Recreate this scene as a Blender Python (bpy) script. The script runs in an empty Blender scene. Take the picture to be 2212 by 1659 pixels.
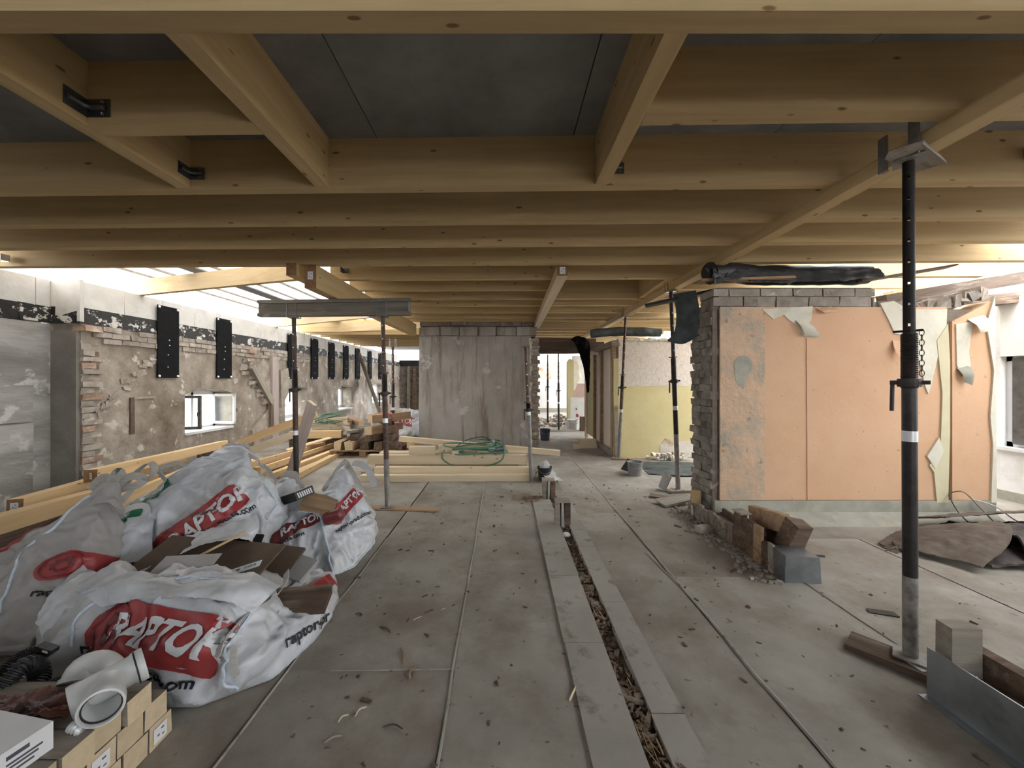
import bpy, bmesh, math, random
from mathutils import Vector, Matrix, noise, Quaternion
from mathutils.bvhtree import BVHTree
random.seed(7)
SC = bpy.context.scene
COL = SC.collection
# ------------------------------------------------------------------ camera
FPX = 831.0; VX = 1092.0; VY = 822.0; EYE = 1.48
cam_d = bpy.data.cameras.new('camera'); cam = bpy.data.objects.new('camera', cam_d); COL.objects.link(cam)
cam.location = (0, 0, EYE); cam.rotation_euler = (math.pi/2, 0, 0)
cam_d.sensor_width = 36; cam_d.lens = FPX/2212*36
cam_d.shift_x = (1106-VX)/2212; cam_d.shift_y = (VY-829.5)/2212
cam_d.clip_start = .02; cam_d.clip_end = 300
SC.camera = cam
# ------------------------------------------------------------------ sky and exposure
W = bpy.data.worlds.new('overcast_sky'); SC.world = W; W.use_nodes = True
bg = W.node_tree.nodes['Background']
bg.inputs[0].default_value = (.95, .975, 1.0, 1); bg.inputs[1].default_value = 5.0
SC.view_settings.view_transform = 'Standard'; SC.view_settings.look = 'None'
SC.view_settings.gamma = 1; SC.view_settings.use_curve_mapping = False
SC.view_settings.exposure = 1.2
SC.cycles.max_bounces = 10; SC.cycles.diffuse_bounces = 7; SC.cycles.transmission_bounces = 8
SC.cycles.sample_clamp_indirect = 8

def at(px, py, Y):
    return Vector(((px-VX)*Y/FPX, Y, EYE-(py-VY)*Y/FPX))
def fl(px, py, z=0.0):
    Y = FPX*(EYE-z)/(py-VY)
    return Vector(((px-VX)*Y/FPX, Y, z))
# ------------------------------------------------------------------ materials
M = {}
def _n(nt, t, **kw):
    n = nt.nodes.new(t)
    for k, v in kw.items(): setattr(n, k, v)
    return n
def col4(c): return (c[0], c[1], c[2], 1)
def mat(name, c1, c2, scale=4, st=(1, 1, 1), rough=.85, bump=.25, bscale=None, c3=None, s3=2.0, t3=.58, st3=None, w3=.08,
        c4=None, s4=9.0, t4=.66, metal=0, var=.12, knots=False, detail=7, spec=.3, bd=.01, trans=0):
    m = bpy.data.materials.new(name); m.use_nodes = True; M[name] = m
    nt = m.node_tree; L = nt.links.new; b = nt.nodes['Principled BSDF']
    tc = _n(nt, 'ShaderNodeTexCoord'); oi = _n(nt, 'ShaderNodeObjectInfo')
    off = _n(nt, 'ShaderNodeVectorMath', operation='SCALE'); off.inputs[3].default_value = 37.0
    cx = _n(nt, 'ShaderNodeCombineXYZ'); L(oi.outputs['Random'], cx.inputs[0]); L(oi.outputs['Random'], cx.inputs[1]); L(cx.outputs[0], off.inputs[0])
    add = _n(nt, 'ShaderNodeVectorMath', operation='ADD'); L(tc.outputs['Object'], add.inputs[0]); L(off.outputs[0], add.inputs[1])
    def tex(sc_, stretch, det=7, ro=.6, dist=0.0):
        mp = _n(nt, 'ShaderNodeMapping'); mp.inputs['Scale'].default_value = stretch; L(add.outputs[0], mp.inputs[0])
        nz = _n(nt, 'ShaderNodeTexNoise'); nz.inputs['Scale'].default_value = sc_; nz.inputs['Detail'].default_value = det
        nz.inputs['Roughness'].default_value = ro; nz.inputs['Distortion'].default_value = dist; L(mp.outputs[0], nz.inputs['Vector']); return nz.outputs['Fac']
    def ramp(fac, a, bb, p0=.3, p1=.7):
        r = _n(nt, 'ShaderNodeValToRGB'); r.color_ramp.elements[0].position = p0; r.color_ramp.elements[1].position = p1
        r.color_ramp.elements[0].color = col4(a); r.color_ramp.elements[1].color = col4(bb); L(fac, r.inputs[0]); return r.outputs[0]
    def mix(fac, a, c):
        mx = _n(nt, 'ShaderNodeMixRGB'); L(fac, mx.inputs[0]); L(a, mx.inputs[1])
        if isinstance(c, tuple): mx.inputs[2].default_value = col4(c)
        else: L(c, mx.inputs[2])
        return mx.outputs[0]
    f1 = tex(scale, st, detail)
    c = ramp(f1, c1, c2)
    if c3 is not None:
        c = mix(ramp(tex(s3, st3 or (1, 1, 1), 9, .68), (0, 0, 0), (1, 1, 1), t3-w3, t3+w3), c, c3)
    if c4 is not None:
        c = mix(ramp(tex(s4, (1, 1, 1), 5), (0, 0, 0), (1, 1, 1), t4-.03, t4+.03), c, c4)
    if knots:
        mp = _n(nt, 'ShaderNodeMapping'); mp.inputs['Scale'].default_value = (1.7, 4.6, 4.6); L(add.outputs[0], mp.inputs[0])
        vo = _n(nt, 'ShaderNodeTexVoronoi'); vo.inputs['Scale'].default_value = 2.1; vo.inputs['Randomness'].default_value = 1; L(mp.outputs[0], vo.inputs['Vector'])
        c = mix(ramp(vo.outputs['Distance'], (.85, .85, .85), (0, 0, 0), .065, .105), c, (c1[0]*.38, c1[1]*.27, c1[2]*.18))
    hv = _n(nt, 'ShaderNodeHueSaturation')
    mr = _n(nt, 'ShaderNodeMapRange'); mr.inputs['To Min'].default_value = 1-var; mr.inputs['To Max'].default_value = 1+var
    L(oi.outputs['Random'], mr.inputs[0]); L(mr.outputs[0], hv.inputs['Value']); L(c, hv.inputs['Color'])
    L(hv.outputs[0], b.inputs['Base Color'])
    b.inputs['Roughness'].default_value = rough; b.inputs['Metallic'].default_value = metal
    b.inputs['Specular IOR Level'].default_value = spec
    if bump:
        bp = _n(nt, 'ShaderNodeBump'); bp.inputs['Strength'].default_value = min(1, bump); bp.inputs['Distance'].default_value = bd
        L(tex(bscale or scale*3, st, 8, .65), bp.inputs['Height']); L(bp.outputs[0], b.inputs['Normal'])
    return m
mat('spruce', (.47, .335, .165), (.60, .45, .245), 7, (.12, 2.2, 2.2), .72, .12, knots=True, var=.10)
mat('spruce_pale', (.62, .50, .34), (.75, .64, .47), 7, (.12, 2.2, 2.2), .75, .12, knots=True, var=.08)
mat('spruce_orange', (.58, .39, .20), (.70, .52, .30), 7, (.12, 2.2, 2.2), .75, .12, knots=True, var=.10)
mat('end_grain', (.20, .105, .05), (.30, .17, .09), 30, rough=.85, bump=.2)
mat('end_pale', (.50, .40, .26), (.62, .50, .34), 30, rough=.85, bump=.2)
mat('old_wood', (.070, .045, .031), (.165, .110, .076), 9, (.15, 2.4, 2.4), .8, .5, c3=(.26, .21, .165), s3=5, t3=.62, st3=(.3, 2, 2), var=.3)
mat('old_wood_tan', (.24, .15, .085), (.37, .25, .155), 9, (.15, 2.4, 2.4), .82, .4, c3=(.12, .075, .05), s3=4, t3=.62, st3=(.3, 2, 2), var=.25)
mat('grey_wood', (.20, .175, .145), (.33, .29, .24), 9, (.15, 2.4, 2.4), .85, .45, c3=(.10, .075, .055), s3=4, t3=.64, st3=(.3, 2, 2), var=.15)
mat('lilac_wood', (.33, .27, .25), (.43, .37, .345), 9, (.15, 2.4, 2.4), .85, .3, var=.05)
mat('plywood', (.58, .43, .25), (.68, .53, .33), 5, (.3, 3, 3), .7, .1, c3=(.50, .34, .17), s3=3, t3=.6, st3=(.3, 3, 1), var=.08)
mat('felt', (.225, .20, .17), (.385, .36, .32), 1.5, rough=.8, bump=.3, bscale=22, c3=(.175, .14, .105), s3=1.2, t3=.575, w3=.12, c4=(.13, .10, .08), s4=14, t4=.675, var=.05)
mat('felt_strip', (.27, .25, .22), (.38, .36, .325), 2.5, rough=.8, bump=.3, bscale=24, c3=(.15, .12, .095), s3=5, t3=.62, var=.06)
mat('grit', (.13, .09, .06), (.25, .19, .14), 14, rough=.95, bump=.9, bscale=40, c3=(.30, .26, .215), s3=9, t3=.62)
mat('deck_board', (.20, .20, .195), (.30, .30, .295), 2.4, rough=.75, bump=.12, bscale=14, c3=(.155, .155, .15), s3=2.5, t3=.6, w3=.2, var=.06, spec=.4)
mat('plaster_old', (.235, .195, .155), (.43, .38, .325), 2.2, rough=.93, bump=.6, bscale=9, c3=(.14, .105, .075), s3=1.5, t3=.565, w3=.12, c4=(.52, .475, .42), s4=5, t4=.63, var=.0, bd=.03)
mat('plaster_grey', (.29, .275, .255), (.50, .485, .465), 1.8, (1, .5, 1.5), .93, .6, 8, c3=(.17, .16, .15), s3=1.3, t3=.58, st3=(1, .4, 2.2), w3=.14, c4=(.58, .565, .55), s4=4, t4=.62, var=0, bd=.03)
mat('plaster_dark', (.17, .155, .135), (.27, .25, .225), 2.5, rough=.93, bump=.5, bscale=9, var=0, bd=.03)
mat('pier_render', (.30, .275, .245), (.48, .455, .425), 1.6, (1.2, 1.2, .8), .9, .35, 9, c3=(.17, .135, .10), s3=2.6, t3=.615, st3=(2.2, 2.2, .20), w3=.10, c4=(.53, .52, .50), s4=2.2, t4=.63, var=0)
mat('white_block', (.52, .50, .47), (.66, .645, .615), 5, rough=.9, bump=.3, bscale=30, c3=(.43, .405, .375), s3=2.5, t3=.62, var=.05)
mat('bitumen', (.011, .011, .012), (.028, .027, .027), 8, rough=.5, bump=.4, spec=.4, var=.1)
mat('bitumen_wall', (.012, .011, .011), (.025, .024, .023), 8, rough=.6, bump=.4, c3=(.56, .53, .49), s3=6.0, t3=.555, w3=.012, st3=(1, 1, 1.3), var=0)
mat('roll_felt', (.035, .045, .047), (.085, .10, .10), 10, rough=.6, bump=.3, c3=(.02, .022, .024), s3=4, t3=.58, var=.1)
mat('brick_grey', (.25, .215, .18), (.41, .365, .32), 7, rough=.95, bump=.7, bscale=18, c3=(.20, .15, .115), s3=5, t3=.6, c4=(.55, .51, .46), s4=6, t4=.66, var=.2)
mat('brick_dark', (.17, .15, .125), (.33, .30, .265), 7, rough=.95, bump=.8, bscale=16, c3=(.09, .075, .06), s3=5, t3=.58, var=.2)
mat('brick_red', (.29, .185, .13), (.40, .28, .21), 8, rough=.95, bump=.6, c3=(.5, .46, .41), s3=6, t3=.6, var=.2)
mat('mortar', (.16, .13, .105), (.26, .22, .185), 12, rough=.95, bump=.8, bscale=30, var=0)
mat('peach', (.64, .40, .25), (.69, .445, .29), 2.2, rough=.75, bump=.3, bscale=10, c3=(.63, .38, .225), s3=2, t3=.62, w3=.2, c4=(.42, .30, .20), s4=17, t4=.69, var=0)
mat('peach_rough', (.60, .42, .29), (.70, .48, .325), 5, rough=.85, bump=.8, bscale=10, c3=(.41, .36, .29), s3=3.0, t3=.56, w3=.09, c4=(.33, .27, .20), s4=8, t4=.66, var=0, bd=.03)
mat('cream_plaster', (.63, .60, .50), (.72, .69, .585), 6, rough=.85, bump=.3, bscale=20, c3=(.55, .51, .40), s3=4, t3=.62, var=.04)
mat('yellow_strip', (.60, .55, .36), (.68, .63, .44), 5, rough=.85, bump=.3, bscale=16, var=.03)
mat('skirt_grey', (.29, .28, .235), (.40, .39, .335), 5, rough=.85, bump=.3, c3=(.46, .42, .33), s3=3, t3=.6, var=.05)
mat('yellow_wall', (.62, .545, .285), (.69, .615, .35), 3, rough=.8, bump=.2, c3=(.57, .495, .265), s3=2, t3=.6, w3=.2, c4=(.30, .19, .10), s4=6, t4=.72, var=0)
mat('white_wall', (.70, .70, .69), (.80, .80, .79), 3, rough=.85, bump=.2, c3=(.63, .61, .57), s3=2, t3=.6, var=0)
mat('stained_wall', (.62, .58, .52), (.75, .73, .69), 3, rough=.85, bump=.3, c3=(.42, .27, .13), s3=3, t3=.57, var=0)
mat('pink_wall', (.37, .26, .235), (.44, .32, .29), 3, rough=.85, bump=.1, var=0)
mat('board_yellow', (.45, .40, .215), (.53, .47, .27), 3, (1, 1, .4), .8, .1, var=.05)
mat('board_pale', (.56, .49, .415), (.65, .58, .50), 3, (1, 1, .4), .8, .1, var=.05)
mat('rust_steel', (.055, .035, .03), (.12, .075, .06), 14, rough=.55, bump=.3, c3=(.17, .14, .125), s3=8, t3=.62, metal=.55, var=.12, spec=.5)
mat('dark_steel', (.022, .02, .02), (.05, .044, .042), 14, rough=.45, bump=.2, c3=(.085, .05, .04), s3=6, t3=.62, metal=.5, var=.1, spec=.5)
mat('dusty_steel', (.23, .215, .20), (.34, .325, .305), 10, rough=.7, bump=.3, c3=(.12, .10, .09), s3=7, t3=.6, metal=.3, var=.05)
mat('galvanised', (.20, .22, .235), (.32, .34, .355), 7, rough=.42, bump=.1, c3=(.15, .16, .17), s3=4, t3=.6, metal=.75, var=.06, spec=.5)
mat('bracket', (.12, .125, .135), (.21, .215, .225), 9, rough=.38, bump=.05, metal=.8, var=.05, spec=.5)
mat('black_plate', (.005, .005, .0055), (.010, .010, .011), 9, rough=.8, bump=.05, metal=.0, var=.05, spec=.08)
mat('bolt_steel', (.65, .66, .67), (.78, .79, .80), 9, rough=.35, bump=0, metal=.4)
mat('sack', (.51, .53, .565), (.63, .65, .69), 3, rough=.34, bump=.12, bscale=60, c3=(.36, .345, .325), s3=2.4, t3=.585, w3=.14, var=.03, spec=.5)
mat('sack_dull', (.36, .345, .33), (.46, .445, .43), 3, rough=.5, bump=.12, bscale=60, c3=(.30, .28, .26), s3=2, t3=.58, w3=.16, var=.03, spec=.45)
mat('sack_seam', (.45, .58, .72), (.75, .79, .83), 60, rough=.5, bump=.3, var=.03)
mat('strap_web', (.44, .43, .41), (.56, .55, .535), 40, (.2, 3, 3), .5, .3, var=.05)
mat('print_red', (.29, .034, .038), (.35, .05, .053), 5, rough=.42, bump=.05, var=.03, spec=.45)
mat('print_dark_red', (.14, .022, .025), (.18, .032, .035), 5, rough=.42, bump=.05, var=0, spec=.45)
mat('print_white', (.60, .61, .63), (.66, .67, .69), 5, rough=.42, bump=0, var=0)
mat('print_black', (.014, .014, .018), (.025, .025, .03), 5, rough=.5, bump=0, var=0)
mat('print_green', (.012, .11, .05), (.02, .155, .075), 5, rough=.45, bump=.05, var=0)
mat('cardboard', (.085, .058, .040), (.14, .097, .068), 6, rough=.85, bump=.1, c3=(.065, .046, .034), s3=3, t3=.6, var=.1)
mat('black_box', (.01, .01, .011), (.02, .02, .021), 5, rough=.4, bump=0)
mat('grey_card', (.34, .325, .315), (.42, .405, .395), 5, rough=.7, bump=.05)
mat('pale_label', (.60, .69, .71), (.67, .75, .77), 5, rough=.6, bump=0)
mat('white_plastic', (.56, .565, .56), (.63, .635, .63), 5, rough=.35, bump=.03, spec=.5, var=.03)
mat('black_rubber', (.012, .012, .013), (.035, .034, .034), 12, rough=.45, bump=.3, spec=.4, var=.15)
mat('red_brown_foil', (.13, .04, .028), (.24, .085, .06), 10, rough=.4, bump=.5, c3=(.05, .03, .028), s3=6, t3=.52, var=.1)
mat('white_card', (.66, .66, .67), (.74, .74, .75), 5, rough=.7, bump=.03, var=.02)
mat('ink', (.06, .06, .075), (.10, .10, .12), 5, rough=.6, bump=0)
mat('green_hose', (.055, .155, .095), (.10, .225, .145), 14, rough=.45, bump=.1, var=.1, spec=.5)
mat('bucket_black', (.014, .014, .016), (.03, .03, .033), 8, rough=.5, bump=.1, c3=(.11, .105, .10), s3=4, t3=.66, var=.1)
mat('bucket_grey', (.20, .20, .20), (.30, .30, .295), 8, rough=.7, bump=.2, c3=(.42, .41, .39), s3=4, t3=.6, var=.1)
mat('bucket_blue', (.04, .055, .075), (.07, .085, .11), 8, rough=.6, bump=.1, var=.1)
mat('carpet_dark', (.045, .037, .034), (.10, .082, .072), 12, rough=.9, bump=.5, bscale=30, c3=(.15, .12, .10), s3=3, t3=.6, var=.1)
mat('carpet_back', (.10, .078, .062), (.175, .14, .112), 12, rough=.9, bump=.5, bscale=26, c3=(.10, .08, .07), s3=4, t3=.6, var=.1)
mat('window_paint', (.60, .605, .61), (.68, .685, .69), 6, rough=.5, bump=.1, c3=(.42, .38, .33), s3=6, t3=.66, var=.03)
mat('window_dark', (.07, .065, .06), (.14, .13, .12), 8, rough=.6, bump=.2, var=.1)
mat('facade', (.62, .58, .49), (.70, .66, .57), 1, rough=.9, bump=0)
mat('facade_orange', (.55, .30, .12), (.62, .36, .16), 1, rough=.9, bump=0)
mat('facade_glass', (.20, .25, .30), (.28, .33, .38), 1, rough=.2, bump=0)
mat('earth', (.16, .14, .115), (.25, .22, .185), 1, rough=.95, bump=0)
# floral wallpaper: small leafy arcs on cream
m = mat('wallpaper', (.66, .60, .545), (.72, .665, .61), 3, rough=.8, bump=.1, var=0)
nt = m.node_tree; L = nt.links.new; hv = [n for n in nt.nodes if n.type == 'HUE_SAT'][0]; src = hv.inputs['Color'].links[0].from_socket
tc = _n(nt, 'ShaderNodeTexCoord'); vo = _n(nt, 'ShaderNodeTexVoronoi'); vo.feature = 'DISTANCE_TO_EDGE'; vo.inputs['Scale'].default_value = 11
mp = _n(nt, 'ShaderNodeMapping'); mp.inputs['Scale'].default_value = (1.5, 1, .85); L(tc.outputs['Object'], mp.inputs[0]); L(mp.outputs[0], vo.inputs['Vector'])
r = _n(nt, 'ShaderNodeValToRGB'); r.color_ramp.elements[0].position = .02; r.color_ramp.elements[1].position = .06
r.color_ramp.elements[0].color = (.7, .7, .7, 1); r.color_ramp.elements[1].color = (0, 0, 0, 1); L(vo.outputs['Distance'], r.inputs[0])
mx = _n(nt, 'ShaderNodeMixRGB'); L(r.outputs[0], mx.inputs[0]); L(src, mx.inputs[1]); mx.inputs[2].default_value = (.50, .44, .40, 1); L(mx.outputs[0], hv.inputs['Color'])
# translucent roof sheet
def translucent(name, c, fac):
    m = bpy.data.materials.new(name); m.use_nodes = True; M[name] = m; nt = m.node_tree; nt.nodes.remove(nt.nodes['Principled BSDF'])
    d = _n(nt, 'ShaderNodeBsdfDiffuse'); t = _n(nt, 'ShaderNodeBsdfTranslucent'); x = _n(nt, 'ShaderNodeMixShader'); x.inputs[0].default_value = fac
    nz = _n(nt, 'ShaderNodeTexNoise'); nz.inputs['Scale'].default_value = 5; nz.inputs['Detail'].default_value = 8; tc = _n(nt, 'ShaderNodeTexCoord')
    nt.links.new(tc.outputs['Object'], nz.inputs['Vector'])
    r = _n(nt, 'ShaderNodeValToRGB'); r.color_ramp.elements[0].color = col4([v*.86 for v in c]); r.color_ramp.elements[1].color = col4(c); r.color_ramp.elements[0].position = .3; r.color_ramp.elements[1].position = .6
    nt.links.new(nz.outputs['Fac'], r.inputs[0])
    for s in (d, t): nt.links.new(r.outputs[0], s.inputs[0])
    nt.links.new(d.outputs[0], x.inputs[1]); nt.links.new(t.outputs[0], x.inputs[2]); nt.links.new(x.outputs[0], nt.nodes['Material Output'].inputs[0])
translucent('roof_sheet', (.80, .79, .77), .72)
mat('formwork_wood', (.10, .088, .072), (.20, .18, .15), 7, (.2, 2.4, 2.4), .85, .4, c3=(.30, .275, .235), s3=6, t3=.66, var=.05)
mat('strap_dull', (.30, .285, .26), (.42, .40, .37), 40, (.2, 3, 3), .5, .3, var=.05)
translucent('thin_film', (.80, .80, .79), .45)
m = bpy.data.materials.new('glass'); m.use_nodes = True; M['glass'] = m; nt = m.node_tree; nt.nodes.remove(nt.nodes['Principled BSDF'])
g = _n(nt, 'ShaderNodeBsdfGlossy'); g.inputs['Roughness'].default_value = .03; t = _n(nt, 'ShaderNodeBsdfTransparent'); t.inputs[0].default_value = (.93, .95, .95, 1)
x = _n(nt, 'ShaderNodeMixShader'); x.inputs[0].default_value = .06
nt.links.new(t.outputs[0], x.inputs[1]); nt.links.new(g.outputs[0], x.inputs[2]); nt.links.new(x.outputs[0], nt.nodes['Material Output'].inputs[0])

# ------------------------------------------------------------------ object helpers
def wm(o):
    if o.parent is None: return o.matrix_basis.copy()
    return wm(o.parent) @ o.matrix_basis
def tag(o, label=None, cat=None, group=None, kind=None):
    if label: o['label'] = label
    if cat: o['category'] = cat
    if group: o['group'] = group
    if kind: o['kind'] = kind
    return o
def link(name, me, material=None, parent=None, mw=None):
    o = bpy.data.objects.new(name, me); COL.objects.link(o)
    if material is not None and me is not None:
        me.materials.clear(); me.materials.append(M[material] if isinstance(material, str) else material)
    mw = mw or Matrix()
    if parent is not None:
        o.parent = parent; o.matrix_basis = wm(parent).inverted() @ mw
    else: o.matrix_basis = mw
    return o
def empty(name, loc, label=None, cat=None, group=None, kind=None):
    o = bpy.data.objects.new(name, None); COL.objects.link(o); o.location = loc; o.empty_display_size = .1
    o.matrix_basis = Matrix.Translation(Vector(loc))
    return tag(o, label, cat, group, kind)
class MB:
    def __init__(s): s.bm = bmesh.new()
    def box(s, c, d, rot=None, jit=0, taper=None):
        d = Vector(d)/2; c = Vector(c); vs = []
        for x in (-1, 1):
            for y in (-1, 1):
                for z in (-1, 1):
                    k = 1.0 if (taper is None or z < 0) else taper
                    p = Vector((x*d.x*k, y*d.y*k, z*d.z))
                    if jit: p += Vector((random.uniform(-jit, jit) for _ in range(3)))
                    if rot is not None: p = rot @ p
                    vs.append(s.bm.verts.new(c+p))
        for f in ((0, 1, 3, 2), (4, 6, 7, 5), (0, 4, 5, 1), (2, 3, 7, 6), (0, 2, 6, 4), (1, 5, 7, 3)):
            s.bm.faces.new([vs[i] for i in f])
        return s
    def span(s, a, b):
        a = Vector(a); b = Vector(b); return s.box((a+b)/2, b-a)
    def prism(s, poly, axis, a, b):
        """polygon (2d) extruded along axis 0/1/2 from a to b"""
        def mk(p, t):
            if axis == 0: return (t, p[0], p[1])
            if axis == 1: return (p[0], t, p[1])
            return (p[0], p[1], t)
        n = len(poly); A = [s.bm.verts.new(mk(p, a)) for p in poly]; B = [s.bm.verts.new(mk(p, b)) for p in poly]
        s.bm.faces.new(A[::-1]); s.bm.faces.new(B)
        for i in range(n): s.bm.faces.new((A[i], A[(i+1) % n], B[(i+1) % n], B[i]))
        return s
    def tube(s, pts, r, seg=10, closed=False, caps=True):
        pts = [Vector(p) for p in pts]; n = len(pts)
        rs = r if isinstance(r, (list, tuple)) else [r]*n
        rings = []; up = None
        for i, p in enumerate(pts):
            a = pts[(i-1) % n] if (i > 0 or closed) else p; c = pts[(i+1) % n] if (i < n-1 or closed) else p
            t = (c-a).normalized()
            if up is None: up = t.orthogonal().normalized()
            up = (up-t*up.dot(t))
            up = up.normalized() if up.length > 1e-6 else t.orthogonal().normalized()
            v = t.cross(up)
            rings.append([s.bm.verts.new(p+rs[i]*(math.cos(2*math.pi*k/seg)*up+math.sin(2*math.pi*k/seg)*v)) for k in range(seg)])
        rng = n if closed else n-1
        for i in range(rng):
            A = rings[i]; B = rings[(i+1) % n]
            for k in range(seg): s.bm.faces.new((A[k], A[(k+1) % seg], B[(k+1) % seg], B[k]))
        if caps and not closed:
            s.bm.faces.new(rings[0][::-1]); s.bm.faces.new(rings[-1])
        return s
    def lathe(s, prof, c=(0, 0, 0), seg=24, mtx=None):
        c = Vector(c); rings = []
        for r, z in prof:
            ring = []
            for k in range(seg):
                p = Vector((r*math.cos(2*math.pi*k/seg), r*math.sin(2*math.pi*k/seg), z))
                if mtx is not None: p = mtx @ p
                ring.append(s.bm.verts.new(c+p))
            rings.append(ring)
        for A, B in zip(rings, rings[1:]):
            for k in range(seg): s.bm.faces.new((A[k], A[(k+1) % seg], B[(k+1) % seg], B[k]))
        return s
    def bevel(s, w, seg=1):
        bmesh.ops.bevel(s.bm, geom=[e for e in s.bm.edges if len(e.link_faces) == 2 and e.calc_face_angle(0) > .5], offset=w, segments=seg, affect='EDGES', clamp_overlap=True); return s
    def mesh(s, name='mesh', smooth=False):
        bmesh.ops.recalc_face_normals(s.bm, faces=s.bm.faces)
        me = bpy.data.meshes.new(name); s.bm.to_mesh(me); s.bm.free()
        if smooth:
            me.polygons.foreach_set('use_smooth', [True]*len(me.polygons))
            try: me.set_sharp_from_angle(angle=math.radians(40))
            except Exception: pass
        return me
    def build(s, name, material, parent=None, mw=None, smooth=False):
        if mw is None and parent is None:
            c = Vector((0, 0, 0)); n = len(s.bm.verts)
            lo = Vector((min(v.co[i] for v in s.bm.verts) for i in range(3))); hi = Vector((max(v.co[i] for v in s.bm.verts) for i in range(3)))
            c = Vector(((lo.x+hi.x)/2, (lo.y+hi.y)/2, lo.z))
            bmesh.ops.translate(s.bm, verts=s.bm.verts, vec=-c); mw = Matrix.Translation(c)
        return link(name, s.mesh(name, smooth), material, parent, mw)
def frame(p0, p1, roll=0):
    """matrix with local x from p0 to p1, z up-ish"""
    p0 = Vector(p0); p1 = Vector(p1); x = (p1-p0).normalized()
    up = Vector((0, 0, 1)) if abs(x.z) < .95 else Vector((0, 1, 0))
    y = up.cross(x).normalized(); z = x.cross(y)
    m = Matrix((x, y, z)).transposed().to_4x4(); m.translation = (p0+p1)/2
    return m @ Matrix.Rotation(roll, 4, 'X')
def beam(name, p0, p1, w, h, material='spruce', parent=None, roll=0, bev=.006, jit=0, ends=None, label=None, cat=None, group=None, anchor=.5):
    """w across, h upright; axis runs through the section centre"""
    Ln = (Vector(p1)-Vector(p0)).length
    b = MB(); b.box((0, 0, 0), (Ln, w, h), jit=jit)
    if bev: b.bevel(bev)
    o = link(name, b.mesh(name), material, parent, frame(p0, p1, roll))
    if ends:
        me = o.data; me.materials.append(M[ends])
        for p in me.polygons:
            if abs(p.normal.x) > .9: p.material_index = 1
    return tag(o, label, cat, group)
def rough_brick(name, c, d, material, parent, jit=.006, rot=None):
    b = MB(); b.box((0, 0, 0), d, jit=jit); b.bevel(min(d)*.08)
    return link(name, b.mesh(name), material, parent, Matrix.Translation(Vector(c)) @ (rot.to_4x4() if rot is not None else Matrix()))
def cr(p, t):
    n = len(p)-1; t = max(0, min(n-1e-6, t)); i = int(t); u = t-i
    a = p[max(0, i-1)]; b = p[i]; c = p[min(n, i+1)]; d = p[min(n, i+2)]
    return .5*((2*b)+(c-a)*u+(2*a-5*b+4*c-d)*u*u+(3*b-a-3*c+d)*u*u*u)
def curve(pts, n):
    pts = [Vector(p) for p in pts]; return [cr(pts, (len(pts)-1)*k/(n-1)) for k in range(n)]
def sheet(name, grid, material, thick=.004, nu=40, nv=40, amp=0, fs=6, ridge=0, parent=None, smooth=True, two=None, jag=0):
    rows = [curve(r, nu) for r in grid]
    V = [[None]*nu for _ in range(nv)]
    cols = [curve([rows[i][k] for i in range(len(rows))], nv) for k in range(nu)]
    for j in range(nv):
        for k in range(nu): V[j][k] = cols[k][j]
    b = MB(); vs = []
    for j in range(nv):
        row = []
        for k in range(nu):
            p = V[j][k]
            du = V[j][min(nu-1, k+1)]-V[j][max(0, k-1)]; dv = V[min(nv-1, j+1)][k]-V[max(0, j-1)][k]
            nn = du.cross(dv)
            nn = nn.normalized() if nn.length > 1e-9 else Vector((0, 0, 1))
            if amp: p = p+nn*amp*noise.fractal(p*fs, .6, 2.1, 4)
            if ridge: p = p+nn*ridge*(abs(noise.noise(p*fs*1.3))-.2)
            if jag and j in (0, nv-1): p = p+dv.normalized()*jag*random.uniform(-1, 1)
            row.append(b.bm.verts.new(p))
        vs.append(row)
    for j in range(nv-1):
        for k in range(nu-1): b.bm.faces.new((vs[j][k], vs[j][k+1], vs[j+1][k+1], vs[j+1][k]))
    b.bm.normal_update()
    g = bmesh.ops.solidify(b.bm, geom=list(b.bm.faces), thickness=thick)
    return b.build(name, material, parent, smooth=smooth, mw=None if parent is None else Matrix())
def ribbon(b, pts, w, side, t=.003, n=24):
    """flat strap along pts; side = width direction"""
    P = curve(pts, n); side = Vector(side).normalized(); prev = None
    for i, p in enumerate(P):
        tg = (P[min(n-1, i+1)]-P[max(0, i-1)]).normalized(); s_ = (side-tg*side.dot(tg)).normalized(); nn = tg.cross(s_)
        q = [b.bm.verts.new(p+s_*a*w/2+nn*c*t/2) for a, c in ((-1, -1), (1, -1), (1, 1), (-1, 1))]
        if prev:
            for k in range(4): b.bm.faces.new((prev[k], prev[(k+1) % 4], q[(k+1) % 4], q[k]))
        else: b.bm.faces.new(q[::-1])
        prev = q
    b.bm.faces.new(prev); return b
def text_mesh(s, size=1.0, shear=0, bold=0, width=1.0):
    cu = bpy.data.curves.new('lettering', 'FONT'); cu.body = s; cu.size = size; cu.shear = shear; cu.offset = bold; cu.align_x = 'CENTER'; cu.align_y = 'CENTER'
    cu.resolution_u = 3
    o = bpy.data.objects.new('lettering', cu); COL.objects.link(o)
    dg = bpy.context.evaluated_depsgraph_get(); me = bpy.data.meshes.new_from_object(o.evaluated_get(dg))
    bpy.data.objects.remove(o); bpy.data.curves.remove(cu)
    if width != 1:
        for v in me.vertices: v.co.x *= width
    return me
def flat_text(name, s, c, right, up, size, material, parent, shear=0, bold=0, lift=.001, width=1.0):
    me = text_mesh(s, size, shear, bold, width); r = Vector(right).normalized(); u = Vector(up).normalized(); n = r.cross(u)
    mw = Matrix((r, u, n)).transposed().to_4x4(); mw.translation = Vector(c)+n*lift
    return link(name, me, material, parent, mw)
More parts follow.
